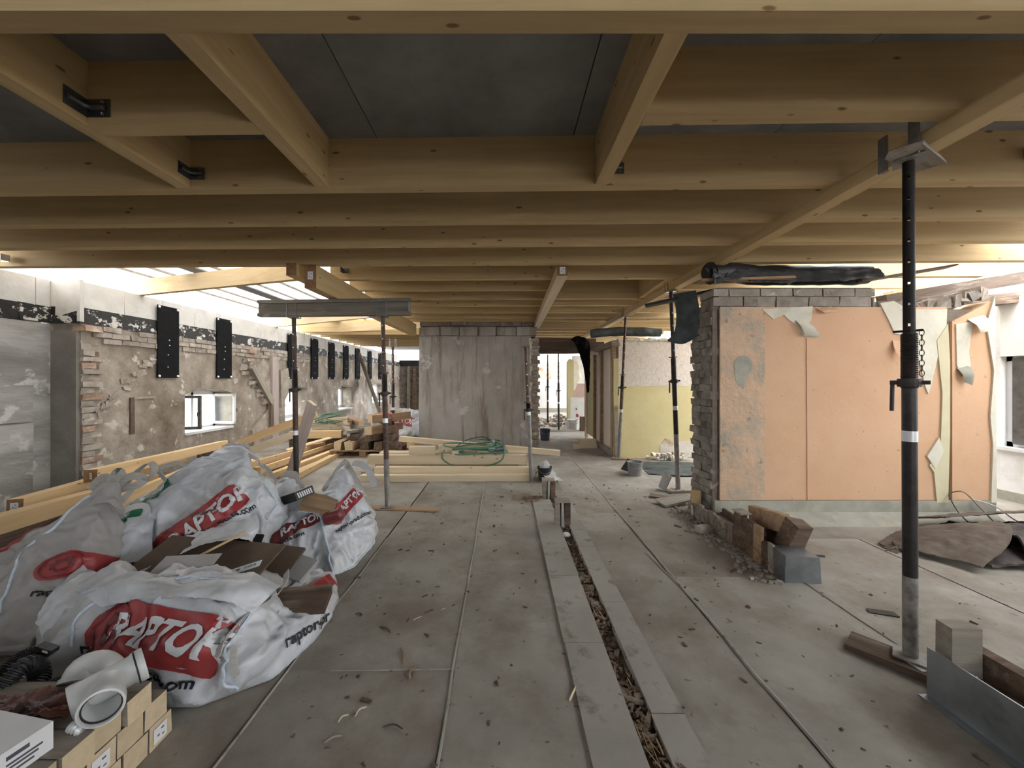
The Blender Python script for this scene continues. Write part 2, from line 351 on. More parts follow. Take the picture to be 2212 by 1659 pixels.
ORD = ['first', 'second', 'third', 'fourth', 'fifth', 'sixth', 'seventh', 'eighth', 'ninth', 'tenth', 'eleventh', 'twelfth', 'thirteenth', 'fourteenth', 'fifteenth', 'sixteenth', 'seventeenth', 'eighteenth', 'nineteenth', 'twentieth', 'twenty-first', 'twenty-second']
# ------------------------------------------------------------------ setting
def struct(name, loc=(0, 0, 0), label=None): return empty(name, loc, label, None, None, 'structure')
JB = 2.72; JH = .31; DECK = JB+JH
g = MB().span((-90, -60, -7.1), (90, 90, -7)).build('ground', 'earth'); tag(g, 'bare brown ground far below outside the windows', None, None, 'structure')  # plane added outside to bounce sky light back up
# floor: grit base, felt sheets laid on it, strips along the open channel
floor = MB().span((-6.1, -6.3, -.25), (6.5, 19.6, -.03)).build('floor', 'grit'); tag(floor, 'dusty grey roofing felt floor with taped seams', None, None, 'structure')
def felt(x0, x1, y0, y1, z=0.0, m='felt', name='felt_sheet'):
    b = MB().span((x0, y0, -.04), (x1, y1, z)); b.bevel(.004); return b.build(name, m, floor, mw=Matrix())
cols = [(-6.05, -3.4), (-3.4, -2.2), (-2.2, -1.11), (-1.11, -.26), (-.26, .34), (.78, 1.26), (1.26, 2.2), (2.2, 3.3), (3.3, 4.6), (4.6, 6.2)]
for i, (a, c) in enumerate(cols):
    ys = [-6.2, 1.96 if i in (2, 3) else 2.9+.7*(i % 3), 7.5, 12.5, 19.4]
    for k in range(4): felt(a-.012, c, ys[k], ys[k+1]+.001, random.choice((0, .001, .002)) if k else 0)
felt(.34, .78, 4.95, 19.4, 0)
for (x0, x1, ys) in ((.33, .55, (-6, 1.35, 2.16, 2.9, 3.9, 4.75)), (.645, .79, (-6, 1.7, 2.55, 3.4, 4.9))):
    for a, c in zip(ys, ys[1:]):
        t = .014+random.uniform(-.003, .003)
        felt(x0+random.uniform(-.004, .004), x1+random.uniform(-.004, .004), a, c-.004, t, 'felt_strip', 'edging_strip')
def weld(x0, y0, x1, y1, r=.009, n=40, wob=.006):
    b = MB(); pts = []
    for k in range(n):
        t = k/(n-1); p = Vector((x0+(x1-x0)*t, y0+(y1-y0)*t, .001)); p.x += wob*noise.noise(p*2.3)*2; pts.append(p)
    b.tube(pts, r, 6); return b.build('weld_seam', 'felt_strip', floor, mw=Matrix(), smooth=True)
weld(1.26, 1.0, 1.26, 8.2, .010); weld(-.26, 1.2, -.30, 5.6, .007); weld(-1.11, 1.3, -1.11, 3.6, .006); weld(-.9, 1.96, -.26, 1.97, .005, 16)
weld(2.2, 2.0, 2.18, 2.9, .006); weld(1.20, 3.3, 1.26, 2.75, .007, 12); weld(-.28, 1.43, .33, 1.44, .004, 16)

# left wall: rear part stands 32 cm proud of the near part
wl = struct('wall_left', (0, 0, 0), 'patchy grey brown plastered brick wall with small arched windows')
XW = -5.3; XN = -5.62; YS = 4.8
def wpart(name, a, b_, m): return MB().span(a, b_).build(name, m, wl, mw=Matrix())
WIN = [(6.36, 7.44, .60, 1.27), (9.25, 10.3, .50, 1.26), (12.2, 13.25, .55, 1.27), (15.3, 16.9, .60, 1.30)]
ZB = 2.20
y = YS; k = 0
for (a, c, z0, z1) in WIN:
    wpart('plaster_face', (XW-.42, y, -.03), (XW, a, ZB), 'plaster_old')
    wpart('plaster_sill', (XW-.42, a, -.03), (XW, c, z0), 'plaster_old')
    arc = [(a, ZB), (a, z1-.02)]+[(a+(c-a)*t/10, z1-.02+.09*math.sin(math.pi*t/10)) for t in range(1, 10)]+[(c, z1-.02), (c, ZB)]
    MB().prism(arc, 0, XW-.42, XW).build('arch_face', 'plaster_old', wl, mw=Matrix())
    y = c
wpart('plaster_face', (XW-.42, y, -.03), (XW, 19.4, ZB), 'plaster_old')
wpart('plaster_return', (XN-.4, YS-.05, -.03), (XW-.005, YS, ZB-.1), 'plaster_dark')
wpart('plaster_near', (XN-.4, -6.2, -.03), (XN, YS-.05, ZB-.02), 'plaster_grey')
# slab joint lines on the near whitewashed face
for (z0, z1, x) in ((.0, .98, XN+.012), (1.0, 1.42, XN+.02)):
    b = MB().box((x-.04, 2.0, (z0+z1)/2), (.10, 5.1, z1-z0), jit=.01); b.bevel(.02, 2); b.build('whitewash_coat', 'plaster_grey', wl, mw=Matrix())
# black bitumen band and pale aerated blocks on top
for (x, y0, y1) in ((XN, -6.2, YS-.05), (XW, YS-.05, 19.3)):
    yy = y0
    while yy < y1-.05:
        c = min(yy+random.uniform(.9, 1.3), y1)
        b = MB().box((x-.19, (yy+c)/2, 2.29), (.40+random.uniform(0, .012), c-yy+.01, .20), jit=.006); b.build('bitumen_band', 'bitumen_wall', wl, mw=Matrix()); yy = c
    yy = y0
    while yy < y1-.02:
        c = min(yy+.6, y1)
        b = MB().box((x-.2, (yy+c)/2, 2.555), (.40, c-yy-.004, .33), jit=.003); b.bevel(.004); b.build('aerated_block', 'white_block', wl, mw=Matrix()); yy = c
MB().box((XN+.22, YS-.03, 2.47), (.30, .05, .52), jit=.005).build('aerated_block', 'white_block', wl, mw=Matrix())
# bare bricks: three courses under the band, the corner jamb, the diagonal scar
for r in range(3):
    yy = YS+(.12 if r % 2 else 0)
    while yy < 10.2:
        if random.random() < .9:
            rough_brick('brick', (XW-.03+random.uniform(-.006, .012), yy+.12, 2.155-r*.078-random.uniform(0, .004)), (.10, .235, .066), 'brick_grey', wl, .007)
        yy += .25
for r in range(24):
    z = .04+r*.08
    rough_brick('brick', (XW-.02+random.uniform(-.01, .014), YS+.07+(.05 if r % 2 else 0), z+.03), (.08, .15+.1*(r % 2), .066), 'brick_grey' if r % 5 else 'brick_red', wl, .009)
a = Vector((XW, 831*5.3/(1092-196), 0)); a.z = EYE-(910-VY)*a.y/FPX
c = Vector((XW, 831*5.3/(1092-335), 0)); c.z = EYE-(765-VY)*c.y/FPX
for k in range(26):
    p = a.lerp(c, k/25)+Vector((-.03, random.uniform(-.05, .05), random.uniform(-.04, .04)))
    rough_brick('brick', p, (.09+random.uniform(0, .02), .13, .06), 'brick_grey', wl, .018, Matrix.Rotation(random.uniform(-.3, .6), 3, 'X'))
for k in range(34):
    yy = random.uniform(7.7, 8.5); z = random.uniform(1.0, 2.0)
    if abs((z-1.0)-(8.55-yy)*1.1) < .35: rough_brick('brick', (XW-.03+random.uniform(0, .03), yy, z), (.1, .2, .068), random.choice(('brick_grey', 'brick_dark', 'brick_grey', 'brick_red')), wl, .014)
rough_brick('niche_strip', (XW+.005, 5.45, .98), (.03, .06, .52), 'old_wood', wl, .004)  # dark strip standing in for the shade of a recessed niche slot
rough_brick('niche_strip', (XW+.005, 5.62, 1.23), (.02, .36, .03), 'plaster_old', wl, .004)  # strip added to draw the shelf line of that niche
rough_brick('timber_block', (XW-.01, 4.95, 1.70), (.06, .10, .30), 'old_wood', wl, .006)
rough_brick('brick', (XW+.02, 4.87, 2.13), (.16, .2, .07), 'brick_red', wl, .008)
rough_brick('brick', (XW+.02, 7.95, 2.08), (.14, .2, .09), 'brick_red', wl, .01)
# loosened plaster slabs round the old timber frame
for (pp, m_) in (([(545, 800), (565, 775), (590, 800), (598, 870), (570, 850)], 'plaster_old'), ([(560, 905), (580, 880), (592, 905), (592, 985), (545, 985), (540, 930)], 'plaster_old'), ([(602, 800), (618, 795), (624, 840), (604, 880)], 'plaster_old')):
    q = []
    for px, py in pp:
        Y = FPX*5.3/(VX-px); q.append((Y, EYE-(py-VY)*Y/FPX))
    MB().prism(q, 0, XW-.02, XW+.05).build('plaster_slab', m_, wl, mw=Matrix())

# window frames of the left wall
def casement(n, a, c, z0, z1, sash_open=False):
    x = XW-.36
    w = struct('window_%d' % n, (x, (a+c)/2, z0), 'white framed casement window in the old plaster wall')
    b = MB(); t = .05
    b.span((x-.03, a, z0), (x+.04, c, z0+t)); b.span((x-.03, a, z1-t), (x+.04, c, z1+.06)); b.span((x-.03, a, z0), (x+.04, a+t, z1)); b.span((x-.03, c-t, z0), (x+.04, c, z1))
    b.span((x-.03, (a+c)/2-.025, z0), (x+.04, (a+c)/2+.025, z1)); b.build('window_frame', 'window_paint', w, mw=Matrix())
    MB().span((XW-.34, a-.02, z0-.03), (XW+.03, c+.02, z0+.012)).build('window_sill', 'window_paint', w, mw=Matrix())
    wd = (c-a)/2-.04; hh = z1-z0-.1
    for s in (0, 1):
        if sash_open:
            hinge = Vector((x+.05, a+.05 if s == 0 else c-.05, z0+.06)); ang = math.radians(-84 if s == 0 else 78)
            R = Matrix.Translation(hinge) @ Matrix.Rotation(ang, 4, 'Z')
            dirn = 1 if s == 0 else -1
        else:
            hinge = Vector((x, a+.05 if s == 0 else c-.05, z0+.05)); R = Matrix.Translation(hinge); dirn = 1 if s == 0 else -1
        bb = MB(); t2 = .045
        def q(y0, y1, q0, q1): bb.span((-.018, min(dirn*y0, dirn*y1), q0), (.018, max(dirn*y0, dirn*y1), q1))
        q(0, wd, 0, t2); q(0, wd, hh-t2, hh); q(0, t2, 0, hh); q(wd-t2, wd, 0, hh)
        sh = bb.build('sash', 'window_dark' if (sash_open and s == 0) else 'window_paint', w, mw=R)
        pane = MB().span((-.002, min(dirn*t2, dirn*(wd-t2)), t2), (.002, max(dirn*t2, dirn*(wd-t2)), hh-t2)).build('pane', 'glass', sh, mw=R)
        MB().box((.035, dirn*(wd-.02), hh*.5), (.05, .012, .012)).box((.055, dirn*(wd-.02), hh*.5-.03), (.012, .012, .07)).build('latch', 'dark_steel', sh, mw=R)
for i, (a, c, z0, z1) in enumerate(WIN): casement(i+1, a, c, z0, z1, i == 0)

# far end wall, with bright slit above
wf = struct('wall_far', (0, 19.3, 0), 'dark stained brick end wall behind the white bag')
MB().span((-5.4, 19.3, -.03), (-1.2, 19.7, 2.25)).build('brick_face', 'brick_dark', wf, mw=Matrix())
MB().span((-5.4, 19.26, 2.2), (-1.2, 19.68, 2.5)).build('bitumen_band', 'bitumen', wf, mw=Matrix())
for k, (x, m_) in enumerate(((-4.85, 'grey_wood'), (-4.55, 'old_wood'), (-4.25, 'cream_plaster'))):
    MB().box((x, 19.25, 1.1), (.14, .1, 2.2), jit=.02).build('timber_post', m_, wf, mw=Matrix())
for r in range(26):
    xx = -4.1
    while xx < -2.2:
        rough_brick('brick', (xx+.12, 19.27+random.uniform(-.02, .01), .05+r*.083), (.235, .08, .07), 'brick_dark' if random.random() < .7 else 'brick_grey', wf, .01); xx += .25

# centre pier wall
PY = 8.4
wc = struct('wall_center', (-.6, PY, 0), 'tall grey rendered pier wall with brown drip stains and broken brick edge')
MB().span((-1.89, PY, -.03), (.56, PY+.6, 2.45)).build('render_face', 'pier_render', wc, mw=Matrix())
MB().span((.5, PY+.05, -.03), (.70, PY+.6, 2.4)).build('rubble_core', 'mortar', wc, mw=Matrix())
xs = [-1.90, -1.43, -1.01, -.60, -.20, .23, .69]
for a, c in zip(xs, xs[1:]):
    b = MB().box(((a+c)/2, PY+.3, 2.555), (c-a-.03, .59, .185), jit=.008); b.bevel(.008); b.build('stone_block', 'pier_render', wc, mw=Matrix())
MB().span((-1.86, PY+.05, 2.44), (.66, PY+.55, 2.83)).build('mortar_core', 'mortar', wc, mw=Matrix())
xs = [-1.88, -1.2, -.85, -.1, .35, .68]
for a, c in zip(xs, xs[1:]):
    b = MB().box(((a+c)/2, PY+.28, 2.76), (c-a-.012, .55, .15), jit=.01); b.bevel(.006); b.build('cap_block', 'brick_grey', wc, mw=Matrix())
for r in range(30):
    z = .04+r*.079; w_ = .165+.03*(r % 2)
    rough_brick('brick', (.56+w_/2-.02+random.uniform(-.01, .02), PY+.09+random.uniform(-.015, .01), z+.035), (w_, .22, .072), 'brick_grey', wc, .010)
for k in range(20):
    rough_brick('plaster_crust', (.545+random.uniform(-.02, .03), PY+.0, .1+k*.118), (.05, .05, .12), 'cream_plaster', wc, .02)

# walls right of the passage
wm_ = struct('wall_middle', (3, 7.35, 0), 'yellow painted rear wall with floral wallpaper above')
YY = 7.35
MB().span((2.16, YY, -.03), (5.2, YY+.3, 1.37)).build('painted_dado', 'yellow_wall', wm_, mw=Matrix())
MB().span((2.16, YY-.003, 1.37), (5.2, YY+.3, 2.26)).build('papered_face', 'wallpaper', wm_, mw=Matrix())
for k in range(30):
    rough_brick('plaster_crust', (2.2+k*.1, YY+.02, 2.26), (.12, .1, .05), 'cream_plaster', wm_, .02)
MB().prism([(2.95, 0), (2.95, .25), (3.05, .38), (3.3, .30), (3.62, .34), (3.7, 0)], 1, YY-.008, YY+.01).build('bare_patch', 'stained_wall', wm_, mw=Matrix())

# peach papered wall
PW = 4.05; k_ = PW/FPX
def px2(px, py): return ((px-VX)*k_, EYE-(py-VY)*k_)
wp = struct('wall_right', (3.6, PW, 0), 'peach papered partition wall with torn paper edges')
x_a = 2.20; x_g0 = px2(2046, 0)[0]; x_g1 = px2(2058, 0)[0]; x_e = px2(2146, 0)[0]; zt = px2(0, 663)[1]
MB().span((x_a+.06, PW, .22), (px2(1652, 0)[0], PW+.3, zt)).build('crumbled_paper', 'peach_rough', wp, mw=Matrix())
MB().span((px2(1652, 0)[0], PW+.004, .22), (x_g0, PW+.3, zt)).build('paper_face', 'peach', wp, mw=Matrix())
zr = px2(0, 690)[1]
MB().prism([(x_g1, .22), (x_e, .22), (x_e-.02, 1.0), (x_e, zr+.2), (x_e-.2, zr+.1), (x_g1, zr-.02)], 1, PW+.004, PW+.3).build('paper_face', 'peach', wp, mw=Matrix())
MB().span((x_g0-.02, PW+.06, .1), (x_g1+.02, PW+.28, zt)).build('chase_back', 'brick_dark', wp, mw=Matrix())
MB().span((x_a, PW-.008, -.02), (x_e+.02, PW+.3, .215)).build('skirting_band', 'skirt_grey', wp, mw=Matrix())
MB().prism([(0, 0), (-.16, 0), (-.05, .06), (0, .1)], 0, x_a+.1, x_e).build('skirting_fillet', 'skirt_grey', wp, mw=Matrix.Translation((0, PW-.008, -.002)))
MB().span((x_a+.05, PW+.03, .1), (x_e-.05, PW+.36, zt-.02)).build('rubble_core', 'mortar', wp, mw=Matrix())
def patch(pts, m_, t=.006, name='torn_patch'):
    q = [px2(*p) for p in pts]; return MB().prism(q, 1, PW-t, PW+.02).build(name, m_, wp, mw=Matrix())
patch([(1900, 655), (1930, 650), (1960, 668), (2045, 668), (2042, 735), (2025, 770), (2010, 835), (2004, 851), (1998, 835), (1990, 800), (1975, 745), (1950, 725), (1932, 720), (1918, 690)], 'cream_plaster')
patch([(1645, 668), (1755, 662), (1752, 690), (1745, 702), (1728, 720), (1722, 705), (1705, 692), (1692, 680), (1670, 690)], 'cream_plaster')
patch([(1722, 694), (1742, 700), (1748, 722), (1733, 724)], 'cream_plaster', .012)
patch([(2064, 700), (2100, 695), (2092, 760), (2096, 790), (2080, 812), (2066, 790)], 'cream_plaster')
patch([(2022, 735), (2046, 700), (2050, 780), (2050, 940), (2046, 1085), (2022, 1085), (2016, 1020), (2006, 1005), (2018, 985), (2030, 960), (2034, 850)], 'yellow_strip', .010, 'stripped_strip')
patch([(2000, 985), (2026, 945), (2036, 975), (2018, 1012)], 'cream_plaster', .014, 'torn_patch')
patch([(2128, 700), (2146, 640), (2150, 1085), (2138, 1085), (2142, 960), (2136, 900), (2144, 800)], 'cream_plaster', .014, 'broken_edge')
c = [px2(1605+20*math.cos(t*.5236), 790+23*math.sin(t*.5236)) for t in range(12)]
MB().prism(c[::-1], 1, PW-.004, PW+.01).build('filler_patch', 'skirt_grey', wp, mw=Matrix())
patch([(1586, 800), (1600, 790), (1612, 815), (1606, 840), (1590, 826)], 'skirt_grey', .003, 'filler_patch')
patch([(1744, 1084), (1742, 730), (1743, 730), (1745, 1084)], 'peach', .0035, 'paper_seam')
# curled flaps of paper
def flap(pts, m_='peach'): return sheet('paper_curl', [[Vector(p) for p in r] for r in pts], m_, .002, 12, 12, .004, 20, 0, wp)
def pq(px, py, o): x, z = px2(px, py); return (x, PW-o, z)
flap([[pq(1716, 690, .0), pq(1750, 700, .0)], [pq(1722, 706, .05), pq(1752, 712, .06)], [pq(1732, 722, .04), pq(1758, 728, .07)], [pq(1728, 726, .02), pq(1748, 730, .04)]], 'cream_plaster')
flap([[pq(1928, 735, .0), pq(1945, 735, .0)], [pq(1926, 755, .03), pq(1940, 760, .03)], [pq(1935, 778, .05), pq(1942, 778, .05)]])
flap([[pq(2090, 690, .0), pq(2125, 680, .0)], [pq(2095, 705, .06), pq(2130, 700, .05)], [pq(2105, 720, .05), pq(2128, 716, .07)]], 'cream_plaster')
flap([[pq(2066, 795, .0), pq(2090, 790, .0)], [pq(2070, 810, .04), pq(2092, 806, .05)], [pq(2076, 826, .03), pq(2088, 832, .05)]], 'skirt_grey')
flap([[pq(1762, 666, .0), pq(1795, 662, .0)], [pq(1766, 674, .05), pq(1800, 670, .04)], [pq(1775, 678, .04), pq(1800, 676, .05)]], 'peach')
# end face of loose bricks, and two block courses on top
for r in range(29):
    z = .02+r*.079
    for s in range(2):
        rough_brick('brick', (x_a+.025+random.uniform(-.010, .010), PW+.135+s*.2+(.03 if r % 2 else 0), z+.036), (.10, .20, .074), 'brick_dark', wp, .011)
MB().span((x_a-.005, PW+.03, 0), (x_a+.08, PW+.42, 2.3)).build('mortar_core', 'mortar', wp, mw=Matrix())
for r, (pa, pb, off) in enumerate(((640, 663, 0), (622, 640, 34))):
    z0 = px2(0, pb)[1]; z1 = px2(0, pa)[1]
    px = 1541
    while px < 1893-(0 if r < 2 else 30):
        e = min(px+(off or 68)+random.uniform(-3, 3), 1893); off = 0
        b = MB().box(((px2(px, 0)[0]+px2(e, 0)[0])/2, PW+.15, (z0+z1)/2), ((e-px)*k_-.012, .27, z1-z0-.012), jit=.007); b.bevel(.006)
        b.build('brick', 'brick_grey', wp, mw=Matrix()); px = e
MB().span((x_a+.06, PW+.03, zt-.05), (px2(1888, 0)[0], PW+.28, px2(0, 620)[1])).build('mortar_core', 'mortar', wp, mw=Matrix())
for k in range(22):
    px = 1890+k*11.5; yy = 655+(8 if px < 2040 else -(px-2040)*.25)
    x, z = px2(px, yy); rough_brick('rubble_stone', (x, PW+.12, z), (.09, .2, .10+random.uniform(-.03, .04)), random.choice(('brick_grey', 'brick_grey', 'brick_dark')), wp, .03)

# outer right wall with dormer windows, mostly beyond the frame
XR = 6.2
wr = struct('wall_outer', (XR, 4, 0), 'white outer wall with low window beyond the peach partition')
y = -6.2
RW = [(-5.0, -4.0, .7, 1.8), (-2.0, -1.0, .7, 1.8), (.9, 2.3, .66, 1.8), (3.55, 4.82, .66, 1.78), (6.0, 7.2, .66, 1.9), (8.6, 10.2, .66, 1.9)]
for (a, c, z0, z1) in RW:
    MB().span((XR, y, -.03), (XR+.3, a, 2.5)).build('wall_face', 'white_wall', wr, mw=Matrix())
    MB().span((XR, a, -.03), (XR+.3, c, z0)).build('wall_face', 'white_wall', wr, mw=Matrix())
    MB().span((XR, a, z1), (XR+.3, c, 2.5)).build('wall_face', 'white_wall', wr, mw=Matrix())
    y = c
MB().span((XR, y, -.03), (XR+.3, 15.2, 2.5)).build('wall_face', 'white_wall', wr, mw=Matrix())
for i, (a, c, z0, z1) in enumerate(RW):
    w = struct('window_%d' % (i+5), (XR+.1, (a+c)/2, z0), 'tall white window in the outer wall beyond the peach partition')
    b = MB(); t = .06; x = XR+.08
    for q in (((x, a, z0), (x+.07, c, z0+t)), ((x, a, z1-t), (x+.07, c, z1)), ((x, a, z0), (x+.07, a+t, z1)), ((x, c-t, z0), (x+.07, c, z1)), ((x, (a+c)/2-.04, z0), (x+.07, (a+c)/2+.04, z1))): b.span(*q)
    b.build('window_frame', 'window_paint', w, mw=Matrix())
    MB().span((x+.03, a+t, z0+t), (x+.034, c-t, z1-t)).build('pane', 'glass', w, mw=Matrix())
    MB().span((XR-.05, a-.04, z0-.04), (XR+.1, c+.04, z0)).build('window_sill', 'window_paint', w, mw=Matrix())
# opaque dark sheet added to stand in for the visible window's dark pane
MB().span((XR+.03, 3.58, .70), (XR+.07, 4.73, 1.76)).build('window_board', 'window_dark', bpy.data.objects['window_8'], mw=Matrix())
MB().span((XR-.02, -6.2, -.03), (XR, 15, .12)).build('skirting_band', 'skirt_grey', wr, mw=Matrix())
# return wall behind the peach wall end, torn paper and gable rubble
MB().prism([(5.9, 1.72), (6.2, 1.72), (6.2, 2.62), (5.95, 2.55), (5.85, 2.3)], 1, 5.0, 5.1).build('gable_face', 'cream_plaster', wr, mw=Matrix())
MB().prism([(6.0, 1.75), (6.12, 1.75), (6.06, 2.25)], 1, 4.994, 5.01).build('paper_remnant', 'peach', wr, mw=Matrix())

# rear room seen through the passage
wb = struct('wall_back', (2, 14.8, 0), 'bright white rear wall with brown damp stains along its top')
MB().span((.2, 14.8, -.03), (5.5, 15.1, 1.55)).build('painted_face', 'white_wall', wb, mw=Matrix())
MB().span((.2, 14.8, 1.55), (5.5, 15.1, 2.2)).build('stained_face', 'stained_wall', wb, mw=Matrix())
MB().span((.2, 14.78, .28), (5.5, 14.8, .42)).build('skirting_band', 'skirt_grey', wb, mw=Matrix())
wb2 = struct('wall_passage', (2.5, 12.6, 0), 'pink and white broken wall stub in the far passage')
MB().prism([(2.0, 0), (2.0, 2.1), (2.06, 2.18), (2.16, 2.16), (2.2, 2.1), (2.2, 0)], 1, 12.4, 12.6).build('yellow_pier', 'board_yellow', wb2, mw=Matrix())
MB().prism([(2.2, 1.15), (2.2, 2.1), (2.32, 2.1), (2.38, 1.9), (2.36, 1.75), (2.42, 1.5), (2.32, 1.4), (2.26, 1.2)], 1, 12.45, 12.6).build('plaster_stub', 'cream_plaster', wb2, mw=Matrix())
MB().span((2.2, 12.6, -.03), (3.4, 12.8, 1.38)).build('pink_face', 'pink_wall', wb2, mw=Matrix())
MB().span((2.2, 12.61, 1.38), (3.4, 12.8, 2.3)).build('white_face', 'white_wall', wb2, mw=Matrix())
# wall behind the viewer
wk = struct('wall_rear', (0, -6.2, 0), 'plastered wall behind the viewpoint')
for a, c in (((-6, -6.4, -.03), (6.5, -6.2, .9)), ((-6, -6.4, 2.1), (6.5, -6.2, 2.72)), ((-6, -6.4, .9), (-4, -6.2, 2.1)), ((-1, -6.4, .9), (1, -6.2, 2.1)), ((4, -6.4, .9), (6.5, -6.2, 2.1)), ((-4, -6.4, .9), (-1, -6.2, 2.1))):
    MB().span(a, c).build('wall_face', 'plaster_old', wk, mw=Matrix())

# ------------------------------------------------------------------ ceiling deck
ce = struct('ceiling', (0, 0, DECK), 'dark grey roof deck boards above the pale joists')
def deck(x0, x1, y0, y1):
    b = MB().span((x0+.003, y0+.003, DECK), (x1-.003, y1-.003, DECK+.025)); return b.build('deck_board', 'deck_board', ce, mw=Matrix())
def decks(xa, xb, ya, yb):
    x = .43-1.25*8
    while x < xb:
        a = max(x, xa); c = min(x+1.25, xb)
        if c-a > .02:
            y = ya
            while y < yb-.01: deck(a, c, y, min(y+2.5, yb)); y += 2.5
        x += 1.25
decks(-5.9, 6.4, -6.2, .6); decks(-5.9, 5.0, .6, 4.15); decks(-2.15, 3.4, 4.15, 7.6); decks(-2.15, 5.25, 7.6, 10.2); decks(-5.9, 4.2, 10.2, 13.4); decks(-5.9, .7, 13.4, 19.6)
for a, c in (((-5.95, -6.3, DECK+.03), (6.45, .6, DECK+.06)), ((-5.95, .6, DECK+.03), (5.02, 4.17, DECK+.06)), ((-2.17, 4.15, DECK+.03), (3.42, 7.6, DECK+.06)), ((-2.17, 7.6, DECK+.03), (5.27, 10.2, DECK+.06)), ((-5.95, 10.2, DECK+.03), (4.22, 13.4, DECK+.06)), ((-5.95, 13.4, DECK+.03), (.72, 19.7, DECK+.06))):
    MB().span(a, c).build('gap_cover', 'bitumen', ce, mw=Matrix())  # unseen sheets added over the deck to block sky showing through its gaps
x = -5.75
while x < -2.2:
    MB().box((x+.215, 7.2, DECK+.02), (.425, 6.2, .006)).build('roof_panel', 'roof_sheet', ce, mw=Matrix())
    MB().box((x+.435, 7.2, DECK), (.022, 6.2, .03)).build('panel_rib', 'grey_wood', ce, mw=Matrix()); x += .44
MB().box((-4.30, 7.2, DECK-.02), (.22, 6.2, .02)).build('panel_batten', 'deck_board', ce, mw=Matrix())
# building across the street
f = empty('street_house', (-30, 12, -7), 'pale house with orange and grey windows across the street', 'building')
MB().span((-30, -5, -7), (-22, 34, 4.4)).build('facade', 'facade', f, mw=Matrix())
for zz in (-4.4, -1.2, 1.9):
    for yy in range(-2, 33, 3):
        b = MB().span((-22.02, yy, zz), (-21.95, yy+1.3, zz+1.7)); w = b.build('window', 'facade_orange' if (yy*7+int(zz*3)) % 4 == 1 else 'facade_glass', f, mw=Matrix())
        MB().span((-21.97, yy+.62, zz), (-21.92, yy+.68, zz+1.7)).build('mullion', 'window_paint', w, mw=Matrix())
# ------------------------------------------------------------------ joists and girders
jz = JB+JH/2; SL = -.02
def joist(y0, xa, xb, label, slope=SL, h=JH, w=.085, m_='spruce', g='new spruce ceiling joists'):
    ym = y0+w/2
    o = beam('ceiling_joist', (xa, ym+slope*xa, JB+h/2), (xb, ym+slope*xb, JB+h/2), w, h, m_, bev=.004, label=label, cat='joist', group=g)
    return o
joist(1.29, -5.6, 5.7, 'pale spruce joist crossing the very top of the picture, closest of all', slope=0)
JY = [2.442, 2.985, 3.497, 4.07, 4.68, 5.26, 5.84, 6.36, 7.04, 7.64, 8.02, 9.1, 9.7, 10.3, 10.9, 11.5, 12.1, 12.7, 13.3, 13.9]
for i, y in enumerate(JY):
    xl = -5.62 if i < 4 else (-2.15 if y < 9.3 else -5.3); xr = 5.7
    if y > 8.2 and y < 9.2: xl = .75
    if y > 9: xr = 5.5 if y < 10.2 else 4.2
    if i == 5:
        joist(y, xl, .58, 'spruce ceiling joist stopping at the pier girder before the open bay')
        joist(y, 2.05, xr, 'spruce ceiling joist starting beyond the open bay over the felt roll'); continue
    joist(y, xl, xr, 'long spruce ceiling joist, %s one back from the top edge joist' % ORD[i])
# trimmers between the two nearest joists
TR = [(-2.075, 'spruce trimmer carrying two steel brackets at its side'), (-1.175, 'spruce trimmer bounding the open grey bay on its bag side'), (.61, 'spruce trimmer bounding the open grey bay on its prop side')]
for x, lb in TR:
    beam('ceiling_trimmer', (x, 1.375, jz), (x, 2.44-x*.02, jz), .085, JH, 'spruce', bev=.004, label=lb, cat='joist', group='short ceiling trimmers')
joist(1.83, -2.03, -1.22, 'very short spruce joist between two trimmers with knots', slope=-.02)
joist(1.80, .655, 5.7, 'spruce joist starting at trimmer and passing over the nearest steel prop')
# brackets
def bracket(x, y, z, sx, lb, s=1.0, m_='bracket'):
    r = empty('angle_bracket', (x, y, z-.04), lb, 'bracket', 'steel angle brackets on the joists')
    b = MB(); b.box((sx*.05*s, -.003, 0), (.10*s, .004, .075*s)); b.box((sx*.003, -.045*s, 0), (.004, .09*s, .075*s)); b.bevel(.0018)
    b.build('plates', m_, r, mw=Matrix.Translation((x, y, z)))
    P = [(sx*.085*s, -.008, 0), (sx*.03*s, -.010, 0), (sx*.012, -.03*s, 0), (sx*.009, -.08*s, 0)]
    MB().tube(curve(P, 10), .011*s, 8).build('stiffening_rib', m_, r, mw=Matrix.Translation((x, y, z)), smooth=True)
    for (qx, qz) in ((.07, .025), (.07, -.025)):
        MB().lathe([(.0, -.003), (.006, -.002), (.007, .001)], (0, 0, 0), 8, Matrix.Rotation(math.pi/2, 3, 'X')).build('nail', 'bolt_steel', r, mw=Matrix.Translation((x+sx*qx*s, y-.006, z+qz*s)))
bracket(-2.032, 1.868, 2.80, 1, 'grey steel angle bracket on the trimmer nearest the left frame edge', 1.15)
bracket(-2.032, 2.475, 2.81, 1, 'grey steel angle bracket lower down where that trimmer meets the long joist', 1.0)
bracket(.655, 2.42, 2.815, 1, 'small steel angle bracket at far end of the prop side trimmer', .9)
bracket(3.20, 2.375, 2.88, 1, 'dark steel bracket on joist at the right frame edge', 1.0)
bracket(-5.33, 4.14, 2.79, -1, 'pale steel bracket where joist meets the aerated blocks', .9, 'bolt_steel')
bracket(-1.99, 4.70, 2.82, 1, 'steel bracket above the double girder by its label', .8)
